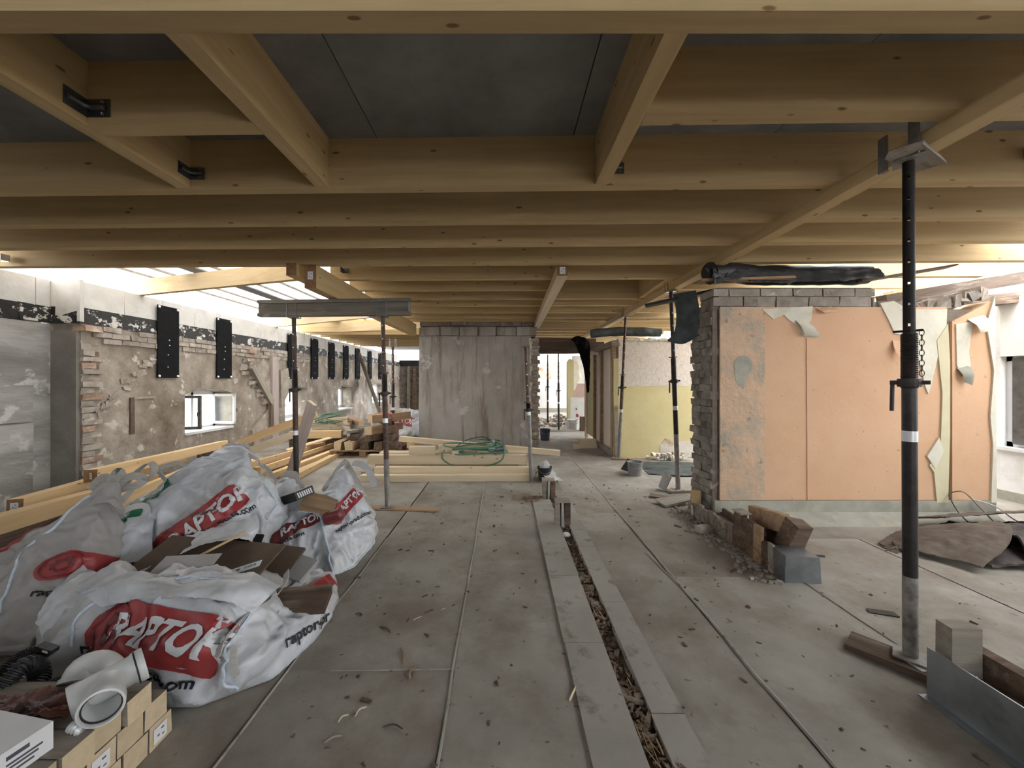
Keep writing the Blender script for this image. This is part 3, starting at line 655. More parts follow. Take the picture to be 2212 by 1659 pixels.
# girders below the joists
def sticker(c, right, up, w, h, parent, txt=True):
    r = Vector(right).normalized(); u = Vector(up).normalized(); n = r.cross(u)
    mw = Matrix((r, u, n)).transposed().to_4x4(); mw.translation = Vector(c)+n*.002
    s = MB().box((0, 0, 0), (w, h, .001)).build('paper_label', 'white_card', parent, mw=mw)
    b = MB()
    if txt:
        for (x, y, a, c_) in ((.15, .2, .22, .10), (-.15, -.1, .16, .10), (.2, -.25, .18, .08)): b.box((x*w, y*h, .001), (a*w, c_*h, .0006))
        b.build('label_print', 'ink', s, mw=mw)
    return s
g1 = beam('ceiling_girder', (2.12, .2, 2.68), (2.22, 12.2, 2.68), .105, .085, 'spruce', bev=.004, label='slender spruce girder under the joists propped by the black steel prop', cat='beam')
g2 = beam('ceiling_girder', (-2.08, 4.1, 2.59), (-2.02, 8.45, 2.59), .125, .25, 'spruce', bev=.005, ends='end_grain', label='deep spruce girder with labelled dark end above the formwork beam', cat='beam')
sticker((-2.08, 4.1, 2.60), (1, 0, 0), (0, 0, 1), .055, .085, g2)
g3 = beam('ceiling_girder', (-2.26, 4.06, 2.655), (-2.20, 8.45, 2.655), .11, .13, 'spruce', bev=.005, ends='end_grain', label='smaller spruce girder side by side with the deep labelled one', cat='beam')
g4 = beam('ceiling_girder', (.615, 4.15, 2.665), (.69, 8.5, 2.70), .12, .11, 'spruce_pale', bev=.005, ends='end_grain', label='spruce girder with white label on its end running to the grey pier', cat='beam')
sticker((.615, 4.15, 2.667), (1, 0, 0), (0, 0, 1), .06, .075, g4)
# extra trimmer beside the bay near the pier
beam('ceiling_trimmer', (2.0, 4.72, jz), (2.05, 5.85, jz), .085, JH, 'spruce', bev=.004, label='spruce trimmer between joists beside the slender propped girder', cat='joist')
# skewed rafters under the translucent roof panels
beam('skew_rafter', (-5.35, 5.62, 2.83), (-2.3, 4.66, 2.83), .075, .22, 'plywood', bev=.004, label='skewed pale rafter under white roof panels, close to the first wall plates', cat='rafter', group='skewed rafters')
beam('skew_rafter', (-5.35, 8.95, 2.83), (-2.3, 7.42, 2.83), .075, .22, 'plywood', bev=.004, label='skewed pale rafter under white roof panels, partly behind the formwork beam', cat='rafter', group='skewed rafters')
beam('skew_rafter', (-5.35, 10.15, 2.83), (-2.0, 9.2, 2.83), .075, .22, 'plywood', bev=.004, label='skewed pale rafter closest to the stained pier wall', cat='rafter', group='skewed rafters')
# old roof timbers over the outer room
beam('old_rafter', at(1905, 652, 4.45), at(2330, 580, 4.9), .10, .15, 'old_wood', bev=.006, jit=.008, label='dark charred rafter sloping up over the outer window', cat='rafter')
beam('old_rafter', at(1920, 640, 5.0), at(2330, 550, 5.5), .12, .12, 'spruce_orange', bev=.004, label='orange wood strip just above the charred rafter', cat='rafter')
beam('old_rafter', at(1890, 668, 4.75), at(2200, 645, 4.75), .2, .12, 'old_wood', bev=.006, jit=.01, label='dark roof timber lying along the broken top of the peach wall', cat='rafter')
# formwork beam under the girder, on two props
hr = empty('formwork_beam', (-2.05, 4.66, 2.26), 'weathered grey timber formwork beam carried on two rusty props', 'beam')
hm = frame((-3.02, 4.72, 2.36), (-1.14, 4.60, 2.36))
for nm, dz, ww, hh in (('flange', .08, .08, .04), ('flange', -.08, .08, .04), ('web', 0, .028, .13)):
    b = MB().box((0, 0, 0), (1.885, ww, hh)); b.bevel(.004); b.build(nm, 'formwork_wood', hr, mw=hm @ Matrix.Translation((0, 0, dz)))
MB().box((.935, 0, 0), (.012, .05, .13)).build('end_cap', 'galvanised', hr, mw=hm)
# lintel in the passage
beam('lintel_beam', (.72, 9.15, 2.24), (2.35, 9.35, 2.27), .22, .27, 'old_wood', bev=.012, jit=.012, label='dark old timber lintel across the passage by the pier', cat='beam')
beam('passage_joist', (.75, 9.25, 2.45), (2.2, 9.4, 2.46), .12, .10, 'old_wood', bev=.012, jit=.012, label='dark old timber laid behind the passage lintel', cat='beam')
# ------------------------------------------------------------------ steel props
def prop(base, top, zs, zc, label, head='plate', ro=.030, ri=.0242, mo='rust_steel', mi='rust_steel', holes=False, chain=False, band=None, group='adjustable steel props', yaw=0, lower=None, plate_d=None):
    base = Vector(base); top = Vector(top); ax = (top-base).normalized(); Ln = (top-base).length
    r = empty('steel_prop', base, label, 'prop', group)
    q = Vector((0, 0, 1)).rotation_difference(ax); mw = Matrix.Translation(base) @ q.to_matrix().to_4x4() @ Matrix.Rotation(yaw, 4, 'Z')
    b = MB().box((0, 0, .004), (.13, .13, .008)); b.bevel(.002); b.build('base_plate', 'dusty_steel', r, mw=mw)
    zb = band or zs*.6
    MB().tube([(0, 0, .008), (0, 0, zb)], ro, 16).build('outer_tube', mo, r, mw=mw, smooth=True)
    if lower: MB().tube([(0, 0, .008), (0, 0, lower)], ro+.0004, 16).build('dusty_foot', 'dusty_steel', r, mw=mw, smooth=True)
    MB().tube([(0, 0, zb), (0, 0, zs)], ro, 16).build('upper_sleeve', mi, r, mw=mw, smooth=True)
    MB().tube([(0, 0, zb-.03), (0, 0, zb+.025)], ro+.0012, 16).build('paint_band', 'bolt_steel', r, mw=mw, smooth=True)
    # threaded part with collar nut and handle
    th = MB(); n = 26; z0 = zc-.03; z1 = zs
    pr = []
    for k in range(n): pr += [(ro+.001, z0+(z1-z0)*k/n), (ro+.004, z0+(z1-z0)*(k+.5)/n)]
    th.lathe(pr, seg=16); th.build('thread', 'dark_steel', r, mw=mw)
    c = MB().lathe([(ro, zc-.022), (ro+.016, zc-.022), (ro+.018, zc), (ro+.016, zc+.02), (ro, zc+.02)], seg=16)
    c.box((-.052, 0, zc), (.04, .022, .022)); c.box((.052, 0, zc), (.044, .03, .02))
    cn = c.build('collar_nut', 'dark_steel', r, mw=mw)
    MB().tube([(-.062, 0, zc+.004), (-.065, 0, zc-.15)], .009, 8).build('handle', 'dark_steel', cn, mw=mw, smooth=True)
    # inner tube
    zi = Ln-.006
    if holes:
        b = MB(); seg = 16; rows = [zs-.35]
        hz = []; z = zs-.28
        while z < zi-.06: hz.append(z); z += .108
        for z in hz: rows += [z-.009, z-.005, z+.005, z+.009]
        rows.append(zi); rows = sorted(rows)
        ring = [[b.bm.verts.new((ri*math.cos(2*math.pi*(k+.5)/seg), ri*math.sin(2*math.pi*(k+.5)/seg), z)) for k in range(seg)] for z in rows]
        for j in range(len(rows)-1):
            zm = (rows[j]+rows[j+1])/2
            for k in range(seg):
                a = 2*math.pi*(k+1)/seg
                hole = any(abs(zm-z) < .0091 for z in hz) and abs(math.sin(a)) > .98
                if hole: continue
                b.bm.faces.new((ring[j][k], ring[j][(k+1) % seg], ring[j+1][(k+1) % seg], ring[j+1][k]))
        bmesh.ops.solidify(b.bm, geom=list(b.bm.faces), thickness=-.003)
        b.build('inner_tube', mi, r, mw=mw, smooth=True)
    else:
        MB().tube([(0, 0, zs-.2), (0, 0, zi)], ri, 14).build('inner_tube', mi, r, mw=mw, smooth=True)
        b = MB(); z = zs+.1
        while z < zi-.1: b.box((0, -ri, z), (.012, .006, .016)); z += .16  # pale chips stand in for light showing through the holes
        if len(b.bm.verts): b.build('lit_pin_holes', 'bolt_steel', r, mw=mw)
    MB().tube([(-.06, 0, zs+.012), (.05, 0, zs+.012)], .006, 8).build('locking_pin', 'dark_steel', r, mw=mw, smooth=True)
    b = MB().box((0, 0, zi), (.12, .12, .008)); b.bevel(.002); hp = b.build('head_plate', 'dusty_steel' if head == 'plate' else 'galvanised', r, mw=mw)
    if head == 'fork':
        for sx in (-1, 1):
            for sy in (-1, 1):
                MB().box((sx*.058, sy*.045, zi+.085), (.006, .016, .17)).build('fork_prong', 'galvanised', hp, mw=mw)
    if chain:
        for k in range(9):
            P = []; cz = zs+.0-.026*k
            for t in range(10):
                a = 2*math.pi*t/10
                if k % 2: P.append((ro+.014+.002*math.cos(a), .009*math.cos(a), cz+.017*math.sin(a)))
                else: P.append((ro+.014+.009*math.cos(a), .002*math.cos(a), cz+.017*math.sin(a)))
            MB().tube(P, .0018, 5, closed=True).build('chain_link', 'dark_steel', r, mw=mw)
    return r
ya = math.atan2(2.0, 2.1)-math.pi/2
b1 = Vector((2.105, 2.0, .045))
prop(b1, (2.085, 1.99, 2.62), 1.68, 1.425, 'tall black steel prop standing closest, with chain and collar handle', 'plate', mo='dark_steel', mi='dark_steel', holes=True, chain=True, band=1.15, yaw=ya, lower=.42)
prop((2.30, 5.125, .03), (2.12, 4.93, 2.625), 1.75, 1.45, 'steel prop leaning in front of the yellow wall', 'fork', mo='dark_steel', mi='dark_steel', band=1.1, lower=.75)
prop((2.12, 7.2, .03), (2.17, 6.95, 2.63), 1.55, 1.33, 'slim grey prop beside the boarded stud partition', 'fork', mo='dusty_steel', mi='rust_steel', band=.9)
prop((-1.37, 4.47, .012), (-1.475, 4.62, 2.25), 1.55, 1.32, 'rusty prop with dusty foot under the formwork beam end closest to the pier', 'fork', band=1.0, lower=.55)
prop((-2.53, 4.66, .0), (-2.575, 4.68, 2.25), 1.62, 1.37, 'black bottomed prop under the formwork beam above the white bags', 'fork', mo='dark_steel', mi='rust_steel', band=.85)
prop((.38, 5.62, .0), (.30, 5.72, 1.99), 1.15, 1.05, 'rusty prop standing against the stacked planks before the pier', 'plate', mo='dusty_steel', mi='rust_steel', band=1.0)
prop((-2.31, 7.93, .0), (-2.33, 7.95, 2.18), 1.4, 1.15, 'thin dark prop with open fork behind the pallet of old timber', 'fork', mo='dark_steel', mi='rust_steel', band=.9)
prop((1.42, 12.95, .0), (1.42, 12.95, 2.36), 1.5, 1.27, 'dark prop in the bright passage, farther and thinner of two', 'plate', mo='dark_steel', mi='dark_steel', band=.8)
prop((1.56, 11.28, .03), (1.545, 11.25, 2.38), 1.35, 1.15, 'dark prop in the bright passage, closer of two, on a board', 'plate', mo='dark_steel', mi='dark_steel', band=.8)
# fork strips gripping the slender girder over the closest prop, foot boards
h = empty('prop_fork', (2.09, 1.98, 2.63), 'grey fork strips and splintered packing over the closest black prop', 'fork')
for (x, y) in ((2.06, 2.10), (2.06, 1.94)): MB().box((x, y, 2.71), (.008, .05, .19)).build('fork_prong', 'galvanised', h, mw=Matrix())
b = MB().box((0, 0, 0), (.34, .13, .018), jit=.012); b.build('packing_board', 'grey_wood', h, mw=Matrix.Translation((2.13, 1.99, 2.628)) @ Matrix.Rotation(.5, 4, 'Z'))
def board(name, p0, p1, w, t, m_, label, cat='board', group=None, jit=.006, roll=0): return beam(name, p0, p1, w, t, m_, bev=.003, jit=jit, label=label, cat=cat, group=group, roll=roll)
board('foot_board', (1.93, 2.17, .018), (2.20, 1.83, .022), .17, .034, 'old_wood', 'dark foot board under the closest black prop')
MB().box((2.125, 1.96, .040), (.14, .12, .008), jit=.003).build('foot_shim', 'dusty_steel'); tag(bpy.data.objects['foot_shim'], 'thin bent shim plate on the dark foot board', 'shim')
board('foot_board', (-1.95, 4.5, .006), (-.76, 4.38, .006), .13, .012, 'old_wood_tan', 'long thin strip of wood under the rusty prop foot')
board('foot_board', (2.0, 7.22, .015), (2.35, 7.18, .015), .16, .03, 'old_wood_tan', 'short foot board under slim prop by the partition', jit=.003)
board('foot_board', (2.15, 5.1, .015), (2.5, 5.14, .015), .16, .03, 'grey_wood', 'grey foot board under the prop before the yellow wall', jit=.003)
board('foot_board', (.95, 11.25, .015), (2.1, 11.3, .015), .2, .03, 'grey_wood', 'pale foot board lying across the bright passage')

# ------------------------------------------------------------------ black wall plates
PL = [(5.82, 6.20), (7.01, 7.40), (9.33, 9.68), (10.40, 10.85), (11.47, 11.88), (12.5, 12.95), (13.5, 13.95), (14.75, 15.15), (16.0, 16.4)]
pm = None
for i, (a, c) in enumerate(PL):
    zt_ = 2.63+random.uniform(-.01, .01); zb_ = 1.52
    o = empty('steel_plate', (XW+.01, (a+c)/2, zb_), 'black steel plate bolted over the bitumen band, %s along the wall' % ORD[i], 'plate', 'black wall plates')
    if pm is None:
        b = MB().span((0, -.19, 0), (.016, .19, 1.11)); b.bevel(.003); pm = b.mesh('plate')
        bm_ = MB().lathe([(0, .014), (.014, .012), (.02, .004), (.02, 0)], seg=10, mtx=Matrix.Rotation(math.pi/2, 3, 'Y')).mesh('bolt', True)
        rm_ = MB().lathe([(0, .006), (.008, .005), (.010, 0)], seg=8, mtx=Matrix.Rotation(math.pi/2, 3, 'Y')).mesh('rivet', True)
    link('plate_body', pm, 'black_plate', o, Matrix.Translation((XW+.024, (a+c)/2, zb_)))
    for (dy, dz) in ((-.165, .03), (.165, .03), (-.165, 1.085), (.165, 1.085)): link('bolt', bm_, 'bolt_steel', o, Matrix.Translation((XW+.040, (a+c)/2+dy, zb_+dz)))
    for (dy, dz) in ((.01, .59), (.015, .51), (-.01, .36), (-.015, .17)): link('rivet', rm_, 'bolt_steel', o, Matrix.Translation((XW+.040, (a+c)/2+dy, zb_+dz)))
# old timber frame in the wall
beam('timber_post', (XW+.02, 8.72, 0), (XW+.02, 8.72, 2.02), .14, .24, 'lilac_wood', bev=.01, jit=.012, label='old worm-eaten vertical timber post set in the plaster wall', cat='post')
beam('timber_brace', (XW+.05, 7.95, 1.78), (XW+.05, 8.62, .98), .12, .14, 'grey_wood', bev=.008, jit=.008, label='old diagonal timber brace running down to the wall post', cat='brace')
beam('timber_stub', (XW+.05, 8.58, .45), (XW+.05, 8.58, 1.0), .10, .10, 'old_wood', bev=.008, jit=.01, label='dark timber stub under the diagonal brace', cat='post')

# ------------------------------------------------------------------ stud partition by the passage
sp = empty('stud_partition', (2.05, 8.5, 0), 'stud partition of yellow and pale boards with brown uprights', 'partition')
for i, (a, c, m_) in enumerate(((7.55, 8.28, 'board_pale'), (8.28, 8.62, 'board_pale'), (8.62, 9.0, 'board_pale'), (9.0, 9.62, 'board_yellow'), (9.62, 10.0, 'board_pale'))):
    MB().span((2.10, a+.003, .12), (2.125, c-.003, 2.12)).build('board', m_, sp, mw=Matrix())
for (y, w_, m_) in ((7.42, .13, 'old_wood_tan'), (8.30, .09, 'old_wood_tan'), (8.95, .10, 'old_wood_tan'), (9.86, .09, 'old_wood_tan')):
    MB().box((2.07, y, 1.09), (.06, w_, 2.1), jit=.004).build('stud', m_, sp, mw=Matrix())
MB().box((2.03, 9.66, .95), (.05, .07, 1.9), jit=.004).build('stud', 'spruce_pale', sp, mw=Matrix())
MB().box((2.06, 8.6, 2.17), (.16, 2.75, .12), jit=.02).build('top_plate', 'grey_wood', sp, mw=Matrix())
MB().box((2.06, 9.3, 2.12), (.17, 1.3, .10), jit=.03).build('plaster_crust', 'cream_plaster', sp, mw=Matrix())
MB().box((2.08, 8.2, .06), (.10, 1.6, .12), jit=.01).build('sole_plate', 'dusty_steel', sp, mw=Matrix())
MB().span((2.06, 7.33, 0), (2.155, 7.36, 1.9)).build('edge_board', 'board_yellow', sp, mw=Matrix())
MB().box((2.11, 7.325, .5), (.07, .03, 1.0), jit=.01).build('edge_board', 'grey_wood', sp, mw=Matrix())
# ------------------------------------------------------------------ loose timber
def plank(name, p0, p1, w, h, m_, label, group=None, ends=None, roll=0, cat='timber', jit=.002):
    return beam(name, p0, p1, w, h, m_, bev=.004, jit=jit, ends=ends, label=label, cat=cat, group=group, roll=roll)
G = 'planks stacked before the pier'
plank('spruce_plank', (-2.12, 5.66, .047), (.37, 5.70, .047), .12, .092, 'spruce_pale', 'lowest front plank of the stack before the grey pier', G)
plank('spruce_plank', (-1.96, 5.80, .139), (.38, 5.80, .139), .12, .088, 'spruce_pale', 'plank second from the floor in the stack before the pier', G)
plank('spruce_plank', (-2.2, 5.92, .047), (.34, 5.95, .047), .12, .092, 'spruce', 'plank on the floor hidden behind the lowest front plank', G)
plank('spruce_plank', (-2.13, 6.0, .255), (.33, 6.0, .255), .14, .14, 'spruce_pale', 'thick plank on top of the stack below the hose coil', G)
plank('spruce_plank', (-2.05, 6.12, .14), (.36, 6.14, .14), .16, .092, 'spruce', 'plank lying inside the stack behind the second one', G)
plank('spruce_plank', (-2.02, 6.24, .255), (.35, 6.26, .255), .20, .14, 'spruce_pale', 'broad pale plank at the back of the stack top', G)
plank('spruce_plank', (-1.9, 6.25, .05), (.35, 6.3, .05), .18, .092, 'spruce', 'floor plank at the very back of the stack', G)
plank('timber_offcut', (-1.50, 6.02, .39), (-1.10, 6.02, .39), .12, .12, 'spruce_pale', 'short pale offcut lying on the plank stack', None, 'end_pale')
plank('timber_offcut', (-1.08, 6.22, .385), (-.45, 6.24, .385), .10, .11, 'spruce_pale', 'longer offcut behind the short pale offcut', None, 'end_pale')
plank('timber_offcut', (-.83, 5.96, .355), (-.72, 5.96, .355), .05, .06, 'spruce_pale', 'little cube of wood in front of the hose coil', None, 'end_pale')
plank('spruce_plank', (-1.80, 6.55, .49), (.90, 6.35, .285), .10, .085, 'spruce_pale', 'long plank slanting across the stack behind the hose coil', None)
plank('timber_offcut', (-1.62, 6.45, .39), (-1.5, 6.6, .39), .11, .1, 'spruce', 'block propping up the slanting plank end', None)
plank('timber_offcut', (.20, 6.0, .15), (.40, 6.0, .15), .10, .06, 'spruce_pale', 'small offcut at the prop end of the stack', None, 'end_pale')
# long timbers beside the bags along the old wall
G = 'long timbers beside the bags'
o = plank('long_timber', (-3.83, 3.55, .60), (-4.82, 6.6, .395), .10, .11, 'spruce_orange', 'long timber behind the bags with labelled end, topmost and farthest', G, 'end_grain')
d_ = Vector((-4.82+3.83, 6.6-3.55, 0)).normalized(); sticker(Vector((-3.83, 3.55, .60))-d_*.002, (-d_.y*-1, d_.x*-1*-1*0-.31, 0), (0, 0, 1), .05, .06, o)
o = plank('long_timber', (-3.80, 2.98, .505), (-4.45, 5.3, .42), .10, .11, 'spruce_orange', 'long timber with labelled end below the topmost one', G, 'end_grain')
sticker((-3.798, 2.975, .505), (.96, .27, 0), (0, 0, 1), .05, .06, o)
plank('long_timber', (-3.40, 2.1, .515), (-3.95, 4.3, .37), .12, .12, 'spruce_orange', 'thick timber running out of the frame beside the greyish bag', G)
plank('long_timber', (-3.35, 3.1, .36), (-3.75, 5.0, .42), .05, .19, 'spruce_orange', 'wide orange board on edge behind the bag loops', G)
plank('long_timber', (-3.62, 2.3, .26), (-4.0, 5.2, .25), .30, .08, 'old_wood', 'dark plank bearing the long timbers beside the bags', G)
plank('long_timber', (-4.1, 2.6, .10), (-4.4, 5.4, .10), .9, .20, 'old_wood', 'broad dark timber on the floor under the long timbers', G)
plank('long_timber', (-4.75, 6.0, .17), (-4.75, 6.8, .17), .12, .34, 'old_wood', 'dark block holding up the far end of topmost timber', G)
# slanting pair and orange planks further back
G = 'slanting timbers behind the bags'
plank('slanting_timber', (-4.2, 5.75, .46), (-2.95, 6.0, .96), .09, .11, 'spruce_orange', 'upper of two timbers slanting up behind the bag to the prop', G)
plank('slanting_timber', (-4.05, 5.55, .33), (-2.95, 5.82, .76), .09, .10, 'spruce_pale', 'lower of two timbers slanting up behind the bag to the prop', G)
plank('old_plank', (-3.22, 5.75, .03), (-2.76, 5.5, 1.16), .055, .17, 'lilac_wood', 'old greyish lilac plank standing tilted behind the black bottomed prop', None, 'end_pale')
G = 'orange planks on the floor'
for i, (x0, y0, x1, y1, z, w_, h_, lb) in enumerate(((-4.0, 5.9, -3.75, 8.3, .16, .05, .09, 'highest'), (-3.72, 5.8, -3.60, 8.5, .12, .05, .10, 'second highest'), (-3.5, 5.7, -3.42, 8.0, .055, .10, .09, 'middle'), (-3.3, 5.8, -3.25, 7.7, .04, .06, .06, 'fourth'), (-3.14, 5.75, -3.24, 7.2, .05, .11, .085, 'outermost'))):
    plank('floor_plank', (x0, y0, z), (x1, y1, z), w_, h_, 'spruce_orange', '%s of the orange planks on the floor before the pallet' % lb, G)
plank('floor_plank', (-3.85, 6.2, .055), (-3.7, 8.2, .055), .3, .10, 'old_wood_tan', 'brown plank lying under the orange planks', G)
plank('short_timber', (-4.45, 7.95, .36), (-3.42, 8.05, .36), .12, .15, 'spruce_orange', 'stout timber lying crosswise beside the old timber pallet', None)
plank('short_timber', (-4.5, 8.2, .14), (-3.5, 8.3, .14), .5, .28, 'old_wood', 'dark timber under the stout crosswise one', None)
plank('short_timber', (-4.4, 8.45, .46), (-3.4, 8.5, .46), .10, .10, 'spruce_pale', 'pale timber behind the stout crosswise one', None)
plank('short_timber', (-3.9, 8.52, .56), (-3.35, 8.4, .56), .12, .09, 'spruce_pale', 'short pale timber end above the crosswise timbers', None)
plank('short_timber', (-4.15, 7.3, .16), (-3.55, 7.8, .32), .22, .02, 'plywood', 'pale sawn board leaning on the floor planks', None)
plank('short_timber', (-4.5, 8.35, .55), (-3.5, 8.5, .66), .12, .05, 'spruce_pale', 'thin board sticking up by the second wall window', None)
for i, (x, y, z, lb) in enumerate(((-4.25, 6.3, .12, 'squarish offcut'), (-4.05, 6.05, .06, 'flat offcut'), (-4.5, 6.6, .1, 'dark stub'))):
    plank('timber_offcut', (x-.12, y, z), (x+.14, y+.05, z), .14, .11, ('spruce_pale', 'spruce', 'old_wood')[i], '%s in the dark gap below the slanting timbers' % lb, None, 'end_pale')
plank('leaning_board', (-5.02, 13.2, 2.38), (-3.55, 11.4, .06), .05, .16, 'grey_wood', 'long grey board leaning against the wall plates by the pallet', None)
plank('leaning_board', (-5.05, 13.9, 1.5), (-4.3, 12.5, .05), .03, .45, 'white_wall', 'white sheet leaning on the wall behind the pallet', None)
# pallet with reclaimed beams
pr = empty('wooden_pallet', (-2.8, 7.9, 0), 'dark wooden pallet under the pile of old beams', 'pallet')
for x in (-3.3, -2.75, -2.2):
    for y in (7.45, 7.9, 8.35): MB().box((x, y, .07), (.12, .12, .09)).build('block', 'old_wood_tan', pr, mw=Matrix())
for y in (7.45, 7.9, 8.35): MB().box((-2.75, y, .012), (1.25, .1, .022)).build('runner', 'old_wood_tan', pr, mw=Matrix())
for k in range(7): MB().box((-2.75, 7.42+k*.16, .128), (1.25, .11, .022)).build('deck_slat', 'old_wood_tan', pr, mw=Matrix())
OB = [(-3.22, 7.35, .225, 0, .15, .16, 'old_wood_tan', 'cut orange beam end at the pallet edge'), (-2.98, 7.32, .22, .03, .16, .15, 'old_wood_tan', 'pale cut beam end beside the orange one'),
      (-2.72, 7.4, .22, -.05, .17, .15, 'old_wood', 'dark beam in the bottom layer of the pile'), (-2.45, 7.38, .22, .02, .15, .15, 'old_wood', 'brown beam in bottom layer by the rusty prop'), (-2.2, 7.45, .215, .1, .14, .14, 'old_wood', 'last dark beam of the bottom layer'),
      (-2.95, 7.5, .37, .25, .16, .10, 'old_wood', 'flat dark plank in the second layer'), (-2.6, 7.42, .38, -.2, .20, .12, 'old_wood', 'wide dark plank in the second layer'), (-2.3, 7.5, .36, .1, .15, .13, 'old_wood', 'rough beam in the second layer by the prop'),
      (-3.0, 7.55, .48, .5, .22, .05, 'grey_wood', 'grey board slanting out of the pile'), (-2.62, 7.35, .52, -.35, .17, .15, 'old_wood_tan', 'heavy tan beam pointing forward from the pile'), (-2.25, 7.6, .50, .2, .15, .14, 'old_wood', 'dark beam resting near the pile top'),
      (-2.85, 7.6, .62, .6, .12, .10, 'old_wood_tan', 'small pale ended beam near the pile top'), (-2.68, 7.6, .72, -.75, .17, .15, 'old_wood_tan', 'topmost crosswise beam with orange end'), (-2.35, 7.75, .64, .5, .15, .12, 'old_wood', 'dark beam behind the topmost one'), (-3.1, 7.7, .50, .3, .04, .3, 'old_wood', 'thin dark board tilted at the pile side')]
for (x, y, z, a, w_, h_, m_, lb) in OB:
    d_ = Vector((-math.sin(a), math.cos(a), random.uniform(-.03, .03)))*random.uniform(.8, 1.0)
    plank('old_beam', Vector((x, y, z)), Vector((x, y, z))+d_, w_, h_, m_, lb+' on the pallet', 'old beams on the pallet', 'end_pale' if m_ == 'old_wood_tan' else None, jit=.012)
b = MB(); ribbon(b, [(-2.55, 7.5, .83), (-2.3, 7.45, .86), (-2.15, 7.4, .70), (-2.05, 7.38, .35), (-2.0, 7.4, .2)], .05, (0, 1, .2)); o = b.build('red_strap', 'print_red'); tag(o, 'red strap hanging over the old beams on the pallet', 'strap')
# stacked squared timbers at the front corner
sid = 0
for r in range(3):
    for k in range(6):
        y = 1.625-.105*(k+.5)+(.0 if r != 1 else -.02)
        if r == 2 and k == 0: continue
        z = .05+r*.0985
        nm = 'squared timber in the corner stack, %s layer, %s from the white bag' % (('bottom', 'middle', 'top')[r], ORD[k])
        o = plank('squared_timber', (-2.5, y, z), (-1.41+(.02 if r == 2 else 0)*random.random(), y, z), .097, .094, 'grey_wood', nm, 'squared timbers in the corner stack', 'end_pale')
        if (r, k) in ((0, 0), (0, 2), (1, 2)): sticker((-1.408, y-.005, z), (0, 1, 0), (0, 0, 1), .06, .06, o)
# ------------------------------------------------------------------ rubble bags
def hull_mesh(sets, voxel=.0135, smooth=8, creases=(), amp=.012, ridge=.018, seed=0.0, floor_z=.004):
    bm = bmesh.new()
    for pts in sets:
        vs = [bm.verts.new(Vector(p)) for p in pts]
        r = bmesh.ops.convex_hull(bm, input=vs)
        bmesh.ops.delete(bm, geom=[e for e in r['geom_interior'] if isinstance(e, bmesh.types.BMVert)], context='VERTS')
    me = bpy.data.meshes.new('tmp'); bm.to_mesh(me); bm.free()
    o = bpy.data.objects.new('tmp', me); COL.objects.link(o)
    md = o.modifiers.new('r', 'REMESH'); md.mode = 'VOXEL'; md.voxel_size = voxel
    ms = o.modifiers.new('s', 'SMOOTH'); ms.factor = .6; ms.iterations = smooth
    dg = bpy.context.evaluated_depsgraph_get(); m2 = bpy.data.meshes.new_from_object(o.evaluated_get(dg)); bpy.data.objects.remove(o)
    off = Vector((seed*3.1, seed*1.7, seed*5.3))
    n = [v.normal.copy() for v in m2.vertices]
    for v, nn in zip(m2.vertices, n):
        p = v.co
        q = p*2.6+off; w = Vector((noise.noise(q+Vector((9, 0, 0))), noise.noise(q+Vector((0, 9, 0))), noise.noise(q)))*.28
        a = p+w; a.z *= .7
        d = amp*noise.fractal(p*3.2+off, .6, 2.0, 3)
        r1 = .5-abs(noise.noise(a*3.4+off))*2; r2 = .45-abs(noise.noise(a*7.1-off))*2; r3 = .4-abs(noise.noise(a*14.0+off))*2; r4 = .4-abs(noise.noise(a*29.0-off))*2
        d += ridge*(r1*1.9+r2*1.0+r3*.5+r4*.2)
        k = min(1, max(0, (p.z-floor_z)/.06))
        v.co = p+nn*d*k
        if v.co.z < floor_z: v.co.z = floor_z
    return m2
def bvh_of(me):
    return BVHTree.FromPolygons([v.co.copy() for v in me.vertices], [list(p.vertices) for p in me.polygons])
